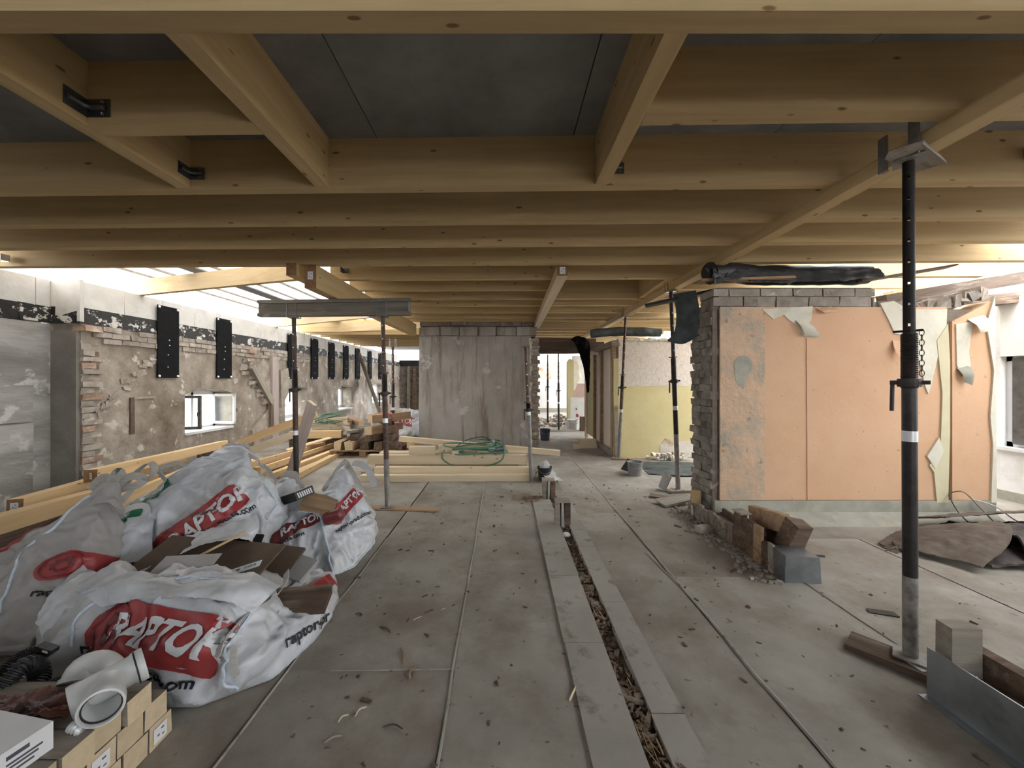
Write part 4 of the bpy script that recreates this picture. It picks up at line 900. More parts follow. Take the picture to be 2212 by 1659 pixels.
class Bag:
    def __init__(s, name, sets, label, material='sack', cat='bag', group='white printed rubble bags', **kw):
        s.me = hull_mesh(sets, **kw); s.bvh = bvh_of(s.me)
        s.me.polygons.foreach_set('use_smooth', [True]*len(s.me.polygons))
        cx = sum(v.co.x for v in s.me.vertices)/len(s.me.vertices); cy = sum(v.co.y for v in s.me.vertices)/len(s.me.vertices)
        s.root = empty(name, (cx, cy, 0), label, cat, group); s.body = link('sack_body', s.me, material, s.root, Matrix())
    def decal(s, name, me, c, right, up, material, lift=.006, step=.016, parent=None, thick=None):
        """lay a flat mesh over the cloth along the plane's normal"""
        c = Vector(c); r = Vector(right).normalized(); u = Vector(up); u = (u-r*u.dot(r)).normalized(); n = r.cross(u)
        bm = bmesh.new(); bm.from_mesh(me)
        xs = [v.co.x for v in bm.verts]; ys = [v.co.y for v in bm.verts]
        for lo, hi, ax in ((min(xs), max(xs), Vector((1, 0, 0))), (min(ys), max(ys), Vector((0, 1, 0)))):
            t = lo+step
            while t < hi:
                bmesh.ops.bisect_plane(bm, geom=bm.verts[:]+bm.edges[:]+bm.faces[:], plane_co=ax*t, plane_no=ax); t += step
        bmesh.ops.triangulate(bm, faces=bm.faces[:])
        bad = []
        for v in bm.verts:
            o = c+r*v.co.x+u*v.co.y+n*.6
            h = s.bvh.ray_cast(o, -n, 1.4)
            if h[0] is None: bad.append(v); v.co = c; continue
            v.co = h[0]+n*lift*.5+h[1]*lift*.7
        bmesh.ops.delete(bm, geom=bad, context='VERTS')
        bmesh.ops.delete(bm, geom=[f for f in bm.faces if max(e.calc_length() for e in f.edges) > max(.06, step*4.5)], context='FACES')
        m2 = bpy.data.meshes.new(name); bm.to_mesh(m2); bm.free()
        m2.polygons.foreach_set('use_smooth', [True]*len(m2.polygons))
        return link(name, m2, material, parent or s.root, Matrix())
    def banner(s, c, right, up, w, url=True, word='RAPTOR', red='print_red', gear=True, url_dy=-.36, url_dx=0, url_text='raptor-products.com', white='print_white'):
        h = w*.30; pts = []
        x0 = -w*.5; 
        for k in range(13): a = math.pi/2+math.pi*k/12; pts.append((x0+h*.62+h*.62*math.cos(a), h*.62*math.sin(a)))
        pts += [(x0+h*1.0, -h*.55), (-w*.05, -h*.5), (w*.45, -h*.5), (w*.5, -h*.42), (w*.5, h*.42), (w*.45, h*.5), (-w*.05, h*.5), (x0+h*1.0, h*.55)]
        m_ = MB(); m_.bm.faces.new([m_.bm.verts.new((x, y, 0)) for x, y in pts]); me = m_.mesh('banner')
        bn = s.decal('red_banner', me, c, right, up, red, .008)
        r = Vector(right).normalized(); u = Vector(up); u = (u-r*u.dot(r)).normalized()
        if word:
            t = text_mesh(word, h*.72, .25, .022*h, 1.02)
            s.decal('banner_lettering', t, Vector(c)+r*w*.12, right, up, white, .013, .012, bn)
        if gear:
            g_ = MB(); N = 48
            for (ra, rb, tooth) in ((h*.52, h*.47, 0), (h*.26, h*.15, 1)):
                A = []; B = []
                for k in range(N):
                    a = 2*math.pi*k/N; rr = ra*(1.22 if (tooth and (k//3) % 2) else 1)
                    A.append(g_.bm.verts.new((rr*math.cos(a), rr*math.sin(a), 0))); B.append(g_.bm.verts.new((rb*math.cos(a), rb*math.sin(a), 0)))
                for k in range(N): g_.bm.faces.new((A[k], A[(k+1) % N], B[(k+1) % N], B[k]))
            s.decal('gear_emblem', g_.mesh('gear'), Vector(c)+r*(x0+h*.62), right, up, 'print_dark_red', .013, .012, bn)
        if url:
            t = text_mesh(url_text, w*.115, 0, .0035, 1.0)
            s.decal('web_address', t, Vector(c)+r*(w*url_dx)+u*(w*url_dy), right, up, 'print_black', .008, .014)
        return bn
    def hit(s, px, py):
        o = Vector((0, 0, EYE)); h = s.bvh.ray_cast(o, (at(px, py, 1.0)-o).normalized(), 40)
        return (h[0], h[1]) if h[0] is not None else (None, None)
    def place(s, q0, q1):
        P = []; N = Vector((0, 0, 0))
        for k in range(9):
            p, n = s.hit(q0[0]+(q1[0]-q0[0])*k/8, q0[1]+(q1[1]-q0[1])*k/8)
            if p is not None: P.append(p); N += n
        r = P[-1]-P[0]; N.normalize(); u = N.cross(r.normalized()); return sum(P, Vector((0, 0, 0)))/len(P), r, u, r.length
    def banner_at(s, q0, q1, **kw):
        c, r, u, w = s.place(q0, q1); return s.banner(c, r, u, w, **kw)
    def text_at(s, q0, q1, txt='raptor-products.com'):
        c, r, u, w = s.place(q0, q1); t = text_mesh(txt, 1.0, 0, .03); xs = [v.co.x for v in t.vertices]; k = w/(max(xs)-min(xs))
        for v in t.vertices: v.co *= k
        return s.decal('web_address', t, c, r, u, 'print_black', .008, .014)
    def seam(s, pts, r=.006, material='sack_seam', n=40, name='seam_piping'):
        P = []
        for p in curve(pts, n):
            h = s.bvh.find_nearest(p); P.append(h[0]+h[1]*r*.6)
        Q = [P[0]]+[(P[i-1]+P[i]*2+P[i+1])/4 for i in range(1, n-1)]+[P[-1]]
        MB().tube(Q, r, 6).build(name, material, s.root, mw=Matrix(), smooth=True)
    def strap(s, pts, w, side, material='strap_web', t=.004, n=28):
        b = MB(); ribbon(b, pts, w, side, t, n); b.build('lifting_strap', material, s.root, mw=Matrix(), smooth=True)
    def patch(s, name, poly, c, right, up, material, lift=.006):
        m_ = MB(); m_.bm.faces.new([m_.bm.verts.new((x, y, 0)) for x, y in poly]); return s.decal(name, m_.mesh(name), c, right, up, material, lift)
V3 = Vector
# --- front bag, open and slumped
F0 = [(-2.36, 1.84, 0), (-1.60, 1.73, 0), (-1.40, 1.73, 0), (-1.14, 1.9, 0), (-1.07, 2.2, 0), (-1.13, 2.55, 0), (-2.3, 2.55, 0)]
Df = [p for p in F0 if p[1] < 2.3]+[at(180, 1285, 2.02), at(300, 1258, 1.97), at(420, 1250, 1.96), at(530, 1262, 1.98), at(560, 1275, 2.05), at(90, 1335, 2.05), at(130, 1295, 2.2), at(350, 1400, 1.70), at(120, 1400, 1.82), at(500, 1440, 1.68), at(460, 1340, 1.76), (-2.3, 2.25, 0.02), (-1.3, 2.2, .05), (-2.25, 2.2, .42), (-1.35, 2.12, .44)]
Dr = [(-1.40, 1.73, 0), (-1.14, 1.9, 0), (-1.07, 2.2, 0), (-1.13, 2.58, 0), (-1.5, 2.6, 0), (-1.5, 1.9, 0), at(640, 1345, 2.05), at(725, 1290, 2.42), at(716, 1240, 2.58), at(690, 1235, 2.62), at(560, 1420, 1.80), at(660, 1300, 2.3), at(585, 1350, 2.05), (-1.5, 2.3, .22)]
Db = [(-2.3, 2.15, 0), (-1.2, 2.2, 0), (-1.15, 2.6, 0), (-2.3, 2.6, 0), (-2.25, 2.2, .36), (-1.42, 2.15, .30), (-2.2, 2.6, .34), (-1.45, 2.62, .25)]
D = Bag('rubble_bag', [Df, Dr, Db], 'white printed rubble bag in front, slumped open with brown boards inside', smooth=9, seed=1.0, ridge=.021)
D.banner_at((190, 1348), (448, 1392), url=False); D.text_at((160, 1408), (405, 1482))
D.banner_at((640, 1300), (722, 1248), url=False, word='', gear=True)
D.text_at((616, 1388), (712, 1328), 'raptor-pr')
D.seam([at(175, 1280, 2.0), at(260, 1262, 1.95), at(330, 1252, 1.95), at(420, 1248, 1.95), at(520, 1256, 1.97), at(560, 1278, 2.0)], .006)
D.seam([at(560, 1280, 2.0), at(540, 1340, 1.85), at(500, 1400, 1.72), at(480, 1450, 1.7), at(505, 1530, 1.7)], .007)
D.seam([at(150, 1400, 1.8), at(175, 1340, 1.9), at(220, 1300, 1.95), at(290, 1262, 1.95)], .006)
D.strap([at(618, 1236, 2.25), at(615, 1262, 2.15), at(585, 1300, 2.0), at(535, 1330, 1.9), at(490, 1375, 1.75), at(465, 1420, 1.70)], .045, (.5, .3, .8))
D.strap([at(505, 1400, 1.72), at(505, 1440, 1.69), at(512, 1460, 1.67)], .03, (1, 0, 0))
# folded-over front lip
lip = sheet('folded_lip', [[at(150, 1272, 2.12), at(270, 1235, 2.1), at(400, 1245, 2.06), at(540, 1242, 2.08), at(610, 1262, 2.1)],
                           [at(190, 1290, 1.96), at(280, 1262, 1.93), at(400, 1255, 1.92), at(520, 1262, 1.93), at(580, 1290, 1.98)],
                           [at(215, 1312, 1.90), at(300, 1296, 1.86), at(400, 1290, 1.85), at(490, 1300, 1.86), at(545, 1325, 1.90)]], 'sack', .003, 60, 30, .015, 7, .02, D.root, jag=.004)
sheet('folded_lip', [[at(85, 1325, 2.05), at(130, 1262, 2.15), at(180, 1222, 2.3)], [at(80, 1345, 1.98), at(150, 1285, 2.05), at(215, 1240, 2.2)], [at(105, 1390, 1.9), at(165, 1315, 1.95), at(245, 1262, 2.05)]], 'sack', .003, 30, 30, .012, 9, .02, D.root)
sheet('folded_lip', [[at(585, 1310, 2.15), at(640, 1258, 2.4), at(690, 1228, 2.62)], [at(600, 1330, 2.06), at(660, 1282, 2.3), at(718, 1250, 2.6)]], 'sack', .003, 30, 16, .012, 9, .015, D.root)
# --- tall bag
Bp = [(-2.95, 2.75, 0), (-1.78, 2.85, 0), (-2.9, 3.6, 0), (-1.75, 3.5, 0), at(490, 968, 3.15), at(530, 970, 3.15), at(440, 992, 3.02), at(400, 1012, 3.0), at(560, 1030, 3.0), at(600, 1085, 2.95), at(585, 1062, 3.05), at(540, 1185, 2.72), at(470, 1150, 2.62), at(335, 1060, 2.9), at(300, 1110, 2.75), at(205, 1180, 2.62), at(330, 1200, 2.58), at(195, 1150, 2.8), at(430, 1020, 2.86), at(520, 1040, 2.84)]
B = Bag('rubble_bag', [Bp], 'tall white rubble bag standing crumpled behind the open one, red banner running diagonally', smooth=8, seed=2.3, ridge=.028, amp=.02)
B.banner_at((330, 1210), (522, 1062), url=False); B.text_at((400, 1178), (548, 1088))
B.seam([at(345, 1060, 2.9), at(395, 1010, 3.0), at(440, 995, 3.02), at(490, 1003, 3.0), at(545, 1028, 3.0), at(585, 1058, 3.0), at(605, 1090, 2.95), at(600, 1110, 2.9)], .008)
B.seam([at(335, 1075, 2.88), at(320, 1110, 2.8), at(290, 1160, 2.7), at(270, 1210, 2.6)], .006)
B.patch('green_print', [(-.25, -.04), (-.05, -.06), (.05, .05), (.22, .16), (.25, .24), (.14, .22), (.02, .1), (-.08, .02), (-.24, .03)], at(300, 1140, 2.7), (.6, .1, .7), (-.6, .35, .7), 'print_green', .006)
sheet('torn_lip', [[at(345, 1085, 2.82), at(320, 1110, 2.72), at(265, 1120, 2.66), at(210, 1150, 2.62)], [at(330, 1140, 2.68), at(295, 1150, 2.60), at(240, 1160, 2.56), at(195, 1180, 2.55)], [at(330, 1205, 2.5), at(290, 1215, 2.46), at(250, 1220, 2.44), at(215, 1232, 2.46)]], 'sack', .003, 40, 40, .014, 8, .02, B.root)
sheet('torn_lip', [[at(555, 1110, 2.70), at(480, 1135, 2.6), at(400, 1160, 2.55), at(320, 1195, 2.5)], [at(560, 1140, 2.62), at(500, 1152, 2.52), at(420, 1172, 2.47), at(330, 1212, 2.42)], [at(545, 1190, 2.6), at(530, 1165, 2.45), at(420, 1180, 2.40), at(345, 1232, 2.36)]], 'sack', .003, 50, 24, .008, 8, .012, B.root, jag=.012)
sheet('torn_lip', [[at(470, 975, 3.15), at(500, 955, 3.2), at(535, 962, 3.25), at(545, 985, 3.25)], [at(450, 995, 3.08), at(500, 985, 3.1), at(550, 995, 3.12), at(585, 1030, 3.1)]], 'sack_dull', .003, 40, 20, .012, 8, .012, B.root)
B.strap([at(360, 1040, 2.95), at(345, 1015, 3.0), at(380, 1000, 3.02), at(405, 1008, 3.0)], .03, (.3, .2, .8))
B.strap([at(200, 1180, 2.55), at(215, 1140, 2.6), at(260, 1105, 2.65), at(310, 1092, 2.7), at(318, 1110, 2.7)], .04, (.5, .3, .8))
# --- bag at the back towards the floor
Cr = [(-1.30, 2.9, 0), (-1.2, 3.05, 0), (-1.18, 3.5, 0), (-1.4, 3.85, 0), (-1.9, 3.85, 0), (-1.85, 2.95, 0), at(745, 1000, 3.6), at(757, 1020, 3.55), at(812, 1125, 3.42), at(800, 1100, 3.6), at(812, 1165, 3.35), at(725, 1060, 3.35), at(690, 1085, 3.4), at(700, 1135, 3.12), at(720, 1110, 3.2)]
Cl = [(-1.5, 2.9, 0), (-2.2, 2.95, 0), (-2.2, 3.8, 0), (-1.7, 3.85, 0), at(612, 1024, 3.55), at(640, 1095, 3.25), at(700, 1120, 3.2), at(570, 1080, 3.25), at(560, 1150, 2.98), at(690, 1150, 3.05), at(600, 1060, 3.4), at(655, 1075, 3.6)]
C = Bag('rubble_bag', [Cr, Cl], 'white rubble bag with pointed corner holding a black box, closest to the rusty prop', smooth=6, seed=3.7, ridge=.022)
C.banner_at((712, 1128), (785, 1052), url=False); C.text_at((728, 1146), (814, 1098))
C.banner_at((585, 1168), (690, 1112), url=False, red='print_dark_red', gear=False); C.text_at((548, 1192), (655, 1152))
C.seam([at(655, 1095, 3.2), at(690, 1115, 3.15), at(702, 1160, 3.05), at(712, 1200, 2.98), at(722, 1248, 2.9)], .009)
C.seam([at(735, 1248, 2.92), at(775, 1228, 3.0), at(805, 1195, 3.2), at(815, 1170, 3.35)], .006)
sheet('corner_flap', [[at(695, 1058, 3.5), at(720, 1020, 3.62), at(745, 992, 3.68), at(762, 1010, 3.62)], [at(705, 1072, 3.42), at(735, 1050, 3.5), at(760, 1040, 3.52), at(782, 1050, 3.55)], [at(715, 1082, 3.36), at(740, 1070, 3.42), at(765, 1065, 3.46), at(795, 1075, 3.5)]], 'sack_dull', .003, 30, 30, .01, 9, .012, C.root)
sheet('corner_flap', [[at(596, 1062, 3.5), at(610, 1022, 3.6), at(640, 1018, 3.62), at(650, 1040, 3.6)], [at(590, 1085, 3.4), at(615, 1065, 3.45), at(645, 1060, 3.48), at(668, 1070, 3.5)]], 'sack_dull', .003, 30, 20, .012, 9, .012, C.root)
C.strap([at(762, 1000, 3.62), at(785, 1005, 3.6), at(803, 1030, 3.55), at(808, 1052, 3.5)], .06, (.4, .6, .7), 'sack', .004)
C.strap([at(558, 1000, 3.6), at(580, 1015, 3.6), at(592, 1035, 3.55), at(600, 1045, 3.5)], .035, (.3, .3, .9))
# --- greyish bag at the frame edge
Ap = [(-3.5, 2.0, 0), (-2.5, 2.08, 0), (-2.42, 2.55, 0), (-2.45, 2.65, 0), (-3.4, 3.0, 0), at(232, 1052, 2.62), at(190, 1068, 2.55), at(165, 1085, 2.55), at(105, 1150, 2.42), at(20, 1215, 2.38), at(265, 1120, 2.6), at(240, 1180, 2.45), at(60, 1400, 2.0), at(150, 1330, 2.18), at(-60, 1260, 2.38), at(210, 1120, 2.45), at(60, 1260, 2.22)]
A = Bag('rubble_bag', [Ap], 'dull grey sided rubble bag cut by the frame edge, with knotted loops on top', 'sack_dull', smooth=6, seed=5.1, ridge=.020)
A.banner_at((98, 1222), (290, 1232), word='', red='print_red', url=False); A.text_at((86, 1278), (330, 1290))
A.patch('red_print', [(-.18, -.05), (.1, -.06), (.18, .0), (.1, .06), (-.15, .06)], at(45, 1175, 2.42), (.6, .0, .75), (-.6, .4, .6), 'print_red')
A.seam([at(0, 1330, 2.15), at(40, 1245, 2.28), at(100, 1165, 2.4), at(165, 1088, 2.52), at(195, 1065, 2.55)], .008)
A.strap([at(225, 1075, 2.58), at(240, 1040, 2.6), at(255, 1018, 2.62), at(262, 1030, 2.62), at(250, 1065, 2.6), at(240, 1085, 2.58)], .05, (.8, .4, 0), 'strap_dull')
A.strap([at(240, 1062, 2.6), at(280, 1030, 2.62), at(312, 1035, 2.65), at(290, 1050, 2.62), at(255, 1050, 2.62), at(225, 1030, 2.62), at(195, 1058, 2.58)], .05, (.1, .3, .9), 'strap_dull')
A.strap([at(270, 1045, 2.62), at(300, 1015, 2.68), at(322, 1000, 2.7), at(334, 1010, 2.7), at(325, 1030, 2.68), at(290, 1052, 2.65), at(262, 1085, 2.6)], .045, (.2, .9, .2), 'strap_dull')
sheet('pinched_neck', [[at(195, 1068, 2.56), at(222, 1045, 2.58), at(248, 1040, 2.6), at(262, 1065, 2.6)], [at(190, 1095, 2.5), at(225, 1085, 2.5), at(250, 1095, 2.5), at(272, 1118, 2.55)]], 'sack_dull', .003, 24, 20, .012, 10, .015, A.root)
# --- far bag beside the pier
Ep = [(-3.05, 10.1, 0), (-2.1, 10.1, 0), (-3.05, 10.8, 0), (-2.1, 10.8, 0), at(860, 884, 10.3), at(905, 885, 10.3), at(880, 890, 10.2), at(905, 930, 10.05), at(852, 930, 10.1), at(835, 888, 10.5), at(920, 886, 10.4)]
E = Bag('rubble_bag', [Ep], 'far white rubble bag half hidden by the grey pier', voxel=.035, smooth=4, seed=6.2, ridge=.03)
E.banner_at((828, 893), (890, 913), url=False, gear=False)
# --- contents of the open bag
def slab(name, c, d, rz, rx, ry, m_, label, cat, jit=.004, bev=.003):
    R_ = Matrix.Rotation(rz, 4, 'Z') @ Matrix.Rotation(ry, 4, 'Y') @ Matrix.Rotation(rx, 4, 'X')
    b = MB().box((0, 0, 0), d, jit=jit); b.bevel(bev); o = link(name, b.mesh(name), m_, None, Matrix.Translation(Vector(c)) @ R_); return tag(o, label, cat)
slab('cardboard_sheet', at(430, 1218, 2.30)+V3((0, 0, -.02)), (.78, .46, .012), -.06, .30, .05, 'cardboard', 'large brown cardboard sheet lying in the open front bag', 'cardboard')
slab('cardboard_sheet', at(560, 1205, 2.50)+V3((0, 0, 0)), (.50, .22, .012), -.12, .45, .08, 'cardboard', 'brown cardboard flap at the back of the open bag', 'cardboard')
slab('grey_sheet', at(400, 1222, 2.18), (.30, .16, .006), .1, .35, 0, 'grey_card', 'greyish sheet on the cardboard in the open bag', 'sheet')
slab('tan_stick', at(455, 1188, 2.36), (.42, .014, .012), .25, 0, -.45, 'spruce_orange', 'thin tan stick slanting over the cardboard', 'stick', .001, .001)
o = slab('product_label', at(530, 1231, 2.22)+V3((0, 0, .012)), (.17, .045, .004), .12, .35, -.28, 'pale_label', 'pale blue label strip on the brown cardboard', 'label', 0, .001)
b = MB()
for x, w_ in ((.0, .006), (.012, .004), (.022, .006), (.034, .008), (.046, .004), (.056, .008)): b.box((x, 0, .0026), (w_, .016, .0006))
b.box((-.04, 0, .0026), (.02, .014, .0006)); b.build('label_print', 'ink', o, mw=o.matrix_basis.copy())
slab('old_board', at(640, 1300, 2.20), (.36, .15, .05), .05, .35, -.02, 'old_wood', 'dark splintered board sticking out of the open bag', 'board', .012)
slab('old_board', at(590, 1290, 2.28), (.40, .12, .04), .15, .1, .06, 'old_wood', 'dark board under the splintered one in the open bag', 'board', .008)
slab('old_board', at(560, 1340, 2.02), (.15, .12, .035), .3, .6, .2, 'old_wood', 'short dark board end poking out below the strap', 'board', .006)
slab('bent_sheet', at(630, 1222, 2.50), (.28, .16, .02), -.3, .5, .1, 'grey_card', 'grey brown bent panel at the corner of the open bag', 'panel', .006)
slab('bent_sheet', at(500, 1172, 2.55), (.36, .12, .012), .1, .8, .1, 'black_box', 'black panel in the torn gap under the tall bag', 'panel', .006)
# --- contents of the back bag
bx = slab('black_box', at(636, 1072, 3.18), (.26, .17, .07), -.42, .10, -.34, 'black_box', 'flat black cardboard box with white lettering in the back bag', 'box', 0, .002)
b = MB()
for k in range(7): b.box((.1312, -.06+k*.02, .0), (.001, .012, .042), Matrix.Rotation(.12, 3, 'X'))
b.build('box_lettering', 'print_white', bx, mw=bx.matrix_basis.copy())
b = MB().box((0, 0, .0362), (.256, .166, .003)).build('box_lid', 'grey_card', bx, mw=bx.matrix_basis.copy())
slab('brown_board', at(690, 1088, 3.20), (.26, .22, .025), .25, .25, .28, 'old_wood_tan', 'ragged brown board lying across the mouth of the back bag', 'board', .012)
# little rolled red bundle
b = MB().lathe([(0, -.07), (.05, -.07), (.055, -.05), (.05, .06), (.03, .075), (0, .075)], seg=16, mtx=Matrix.Rotation(1.2, 3, 'Y')); o = b.build('rolled_bundle', 'print_dark_red', None, mw=Matrix.Translation(at(722, 1115, 3.12)), smooth=True); tag(o, 'dark red rolled bundle in the mouth of the back bag', 'bundle')
# ------------------------------------------------------------------ pipes and clutter on the corner stack
def pipe_profile(r, L, t=.004, lip=True):
    p = [(r-t, 0), (r-t, L)]
    if lip: p += [(r+.007, L), (r+.009, L-.012), (r+.007, L-.028), (r, L-.034)]
    else: p += [(r, L)]
    p += [(r, 0)]; return p
ZT = .292
pt = empty('pipe_tee', (-1.5, 1.42, ZT), 'pale grey plastic drain pipe branch lying on the squared timbers', 'pipe')
A_ = at(150, 1520, 1.36); B_ = at(303, 1437, 1.50); ax = (B_-A_).normalized(); mid = A_.lerp(B_, .55)
Ra = Vector((0, 0, 1)).rotation_difference(ax).to_matrix()
b = MB().lathe([(.048, 0), (.048, .20)]+[(.059, .20), (.060, .188), (.058, .17), (.052, .162), (.052, .04), (.055, .03), (.057, .012), (.055, 0), (.048, 0)], A_, 28, Ra); b.build('main_pipe', 'white_plastic', pt, mw=Matrix(), smooth=True)
bd_ = (Vector((.46, -.85, -.02))); bd_ = (bd_-ax*bd_.dot(ax)*.45).normalized(); Rb = Vector((0, 0, 1)).rotation_difference(bd_).to_matrix()
b = MB().lathe([(.052, .02), (.052, .10), (.060, .112), (.062, .15), (.055, .152), (.053, .14), (.047, .10), (.047, .02)], mid, 28, Rb); b.build('branch_socket', 'white_plastic', pt, mw=Matrix(), smooth=True)
b = MB().lathe([(.049, .136), (.056, .136), (.056, .142), (.049, .142), (.049, .136)], mid, 28, Rb); b.build('rubber_ring', 'black_rubber', pt, mw=Matrix(), smooth=True)
b = MB().lathe([(.049, .172), (.0615, .172), (.0615, .177), (.049, .177)], A_, 28, Ra); b.build('rubber_ring', 'black_rubber', pt, mw=Matrix(), smooth=True)
pe = empty('pipe_elbow', (-1.58, 1.56, ZT), 'dull plastic pipe elbow behind the branch pipe', 'pipe')
P = curve([at(165, 1475, 1.52), at(180, 1445, 1.55), at(215, 1435, 1.58), at(240, 1450, 1.6)], 16); MB().tube(P, .05, 20).build('bend', 'white_plastic', pe, mw=Matrix(), smooth=True)
MB().tube([P[0], P[2]], .056, 20).build('socket', 'white_plastic', pe, mw=Matrix(), smooth=True)
# ribbed black hose loops
def ribbed(name, pts, r, label, m_='black_rubber', n=150):
    P = curve(pts, n); rs = [r*(1+.16*(1 if (k//2) % 2 else -1)) for k in range(n)]
    o = MB().tube(P, rs, 10).build(name, m_, None, smooth=False); return tag(o, label, 'hose')
ribbed('ribbed_hose', [at(-40, 1530, 1.45), at(10, 1480, 1.5), at(50, 1440, 1.55), at(78, 1440, 1.6), at(85, 1470, 1.58), at(60, 1510, 1.5), at(20, 1545, 1.42), at(-20, 1560, 1.4)], .030, 'thick black ribbed hose looped on the corner stack')
ribbed('ribbed_hose', [at(-30, 1490, 1.55), at(10, 1450, 1.6), at(50, 1420, 1.66), at(90, 1408, 1.7), at(100, 1420, 1.7)], .026, 'black ribbed hose reaching up towards the greyish bag')
ribbed('ribbed_hose', [at(60, 1530, 1.48), at(100, 1495, 1.52), at(140, 1480, 1.58), at(165, 1490, 1.6)], .032, 'black ribbed hose stub beside the branch pipe')
b = MB().box((0, 0, 0), (.07, .035, .02)); b.bevel(.004); o = b.build('hose_clip', 'black_rubber', None, mw=Matrix.Translation(at(102, 1400, 1.68)) @ Matrix.Rotation(.3, 4, 'Y')); tag(o, 'small black clip with white mark at the hose end', 'clip')
MB().box((.012, -.0185, 0), (.024, .001, .009)).build('white_mark', 'print_white', o, mw=o.matrix_basis.copy())
sheet_o = sheet('foil_bag', [[at(-30, 1505, 1.45), at(40, 1498, 1.45), at(90, 1490, 1.46), at(140, 1500, 1.47)], [at(-30, 1540, 1.36), at(40, 1525, 1.36), at(90, 1518, 1.38), at(145, 1530, 1.40)], [at(-30, 1572, 1.30), at(40, 1565, 1.30), at(90, 1552, 1.32), at(140, 1556, 1.35)]], 'red_brown_foil', .004, 50, 40, .03, 9, .03); tag(sheet_o, 'crumpled red brown plastic wrapping on the corner stack', 'wrapping')
wb_ = empty('white_carton', at(40, 1600, 1.21), 'white carton with printed end lying at the frame corner', 'box')
R_ = Matrix.Translation(Vector((-1.62, 1.20, ZT+.045))) @ Matrix.Rotation(-.18, 4, 'Z')
b = MB().box((0, 0, 0), (.30, .14, .088)); b.bevel(.003); b.build('carton_body', 'white_card', wb_, mw=R_)
b = MB(); 
for k, (y, z, w_) in enumerate(((-.01, .02, .05), (.005, .0, .08), (0, -.012, .07), (-.005, -.026, .06))): b.box((.1505, y, z), (.001, w_, .006 if k else .012))
b.build('carton_print', 'ink', wb_, mw=R_)
b = MB().lathe([(0, 0), (.016, 0), (.018, .01), (.012, .014), (.018, .02), (.012, .026), (.018, .032), (.014, .045), (0, .045)], (0, 0, 0), 16, Matrix.Rotation(1.9, 3, 'Y')); o = b.build('metal_fitting', 'bolt_steel', None, mw=Matrix.Translation((-1.47, 1.30, ZT+.02)), smooth=True); tag(o, 'small shiny metal hose fitting beside the white carton', 'fitting')

# ------------------------------------------------------------------ hose coil with pump on the planks
P = []
rn = random.Random(3)
for k in range(150):
    a = k/150*2*math.pi*6.3; lp = k//24
    rx = .36+.10*math.sin(lp*2.1)+.03*math.sin(a*.5); ry = .15+.03*math.cos(lp*1.7)
    P.append(Vector((-.46+.05*math.sin(lp*1.3)+rx*math.cos(a), 6.04+ry*math.sin(a), .35+.028*lp+.02*math.sin(a*1.5+lp))))
o = MB().tube(P, .011, 7).build('hose_coil', 'green_hose', None, smooth=True); tag(o, 'green garden hose coiled loosely on the plank stack', 'hose')
P = curve([(-.95, 5.98, .40), (-.96, 5.88, .28), (-.7, 5.84, .15), (-.35, 5.84, .17), (-.08, 5.86, .25), (-.02, 5.95, .40), (-.12, 6.02, .50), (-.3, 6.05, .55)], 50)
o = MB().tube(P, .010, 7).build('hose_loop', 'green_hose', None, smooth=True); tag(o, 'single loop of green hose hanging over the plank fronts', 'hose')
pu = empty('submersible_pump', (-.14, 6.05, .36), 'small grey electric pump lying in the hose coil', 'pump')
b = MB().lathe([(0, -.13), (.05, -.13), (.062, -.12), (.062, -.02), (.066, -.01), (.066, .01), (.06, .02), (.06, .11), (.045, .13), (0, .13)], (-.13, 6.06, .40), 24, Matrix.Rotation(1.35, 3, 'Y') @ Matrix.Rotation(.3, 3, 'X')); b.build('motor_body', 'galvanised', pu, mw=Matrix(), smooth=True)
MB().lathe([(0, 0), (.04, 0), (.045, .03), (.02, .06), (0, .06)], (-.22, 6.04, .50), 16, Matrix.Rotation(.6, 3, 'Y')).build('pump_head', 'dusty_steel', pu, mw=Matrix(), smooth=True)
MB().tube(curve([(-.2, 6.03, .52), (-.35, 6.0, .60), (-.6, 6.02, .55), (-.8, 6.05, .42)], 24), .006, 6).build('power_cable', 'black_rubber', pu, mw=Matrix(), smooth=True)
# second coil of hose on the timbers by the wall
P = [Vector((-3.95+.22*math.cos(k*.35)+.002*k, 8.35+.16*math.sin(k*.35), .62+.10*math.sin(k*.35*.5+1)+.0006*k)) for k in range(110)]
o = MB().tube(P, .011, 6).build('hose_coil', 'green_hose', None, smooth=True); tag(o, 'tangled green hose on the timbers below the wall window', 'hose')

# ------------------------------------------------------------------ stubs in the channel
def stub(c, w, h, label):
    r = empty('board_stub', c, label, 'stub')
    for k, (dx, t, m_) in enumerate(((-.055, .05, 'grey_wood'), (-.005, .03, 'skirt_grey'), (.045, .055, 'old_wood'))):
        b = MB().box((0, 0, h/2*(1-.04*k)), (t, w, h*(1-.04*k)), jit=.006); b.bevel(.004); b.build('board', m_, r, mw=Matrix.Translation(Vector(c)+V3((dx, 0, 0))))
    b = MB().box((0, 0, 0), (.15, w, .02), jit=.006); b.build('cap_board', 'grey_wood', r, mw=Matrix.Translation(Vector(c)+V3((-.005, 0, h+.005))))
stub((.585, 3.95, -.03), .10, .28, 'short upright board stub in the channel, closer of two')
stub((.545, 4.85, -.03), .11, .26, 'short upright board stub in the channel, farther one near the black pot')
b = MB().lathe([(0, .025), (.03, .024), (.042, .012), (.04, 0), (0, 0)], seg=16); o = b.build('plastic_plug', 'white_plastic', None, mw=Matrix.Translation((.59, 3.72, -.02)), smooth=True); tag(o, 'small white cap lying in the channel before the stub', 'cap')
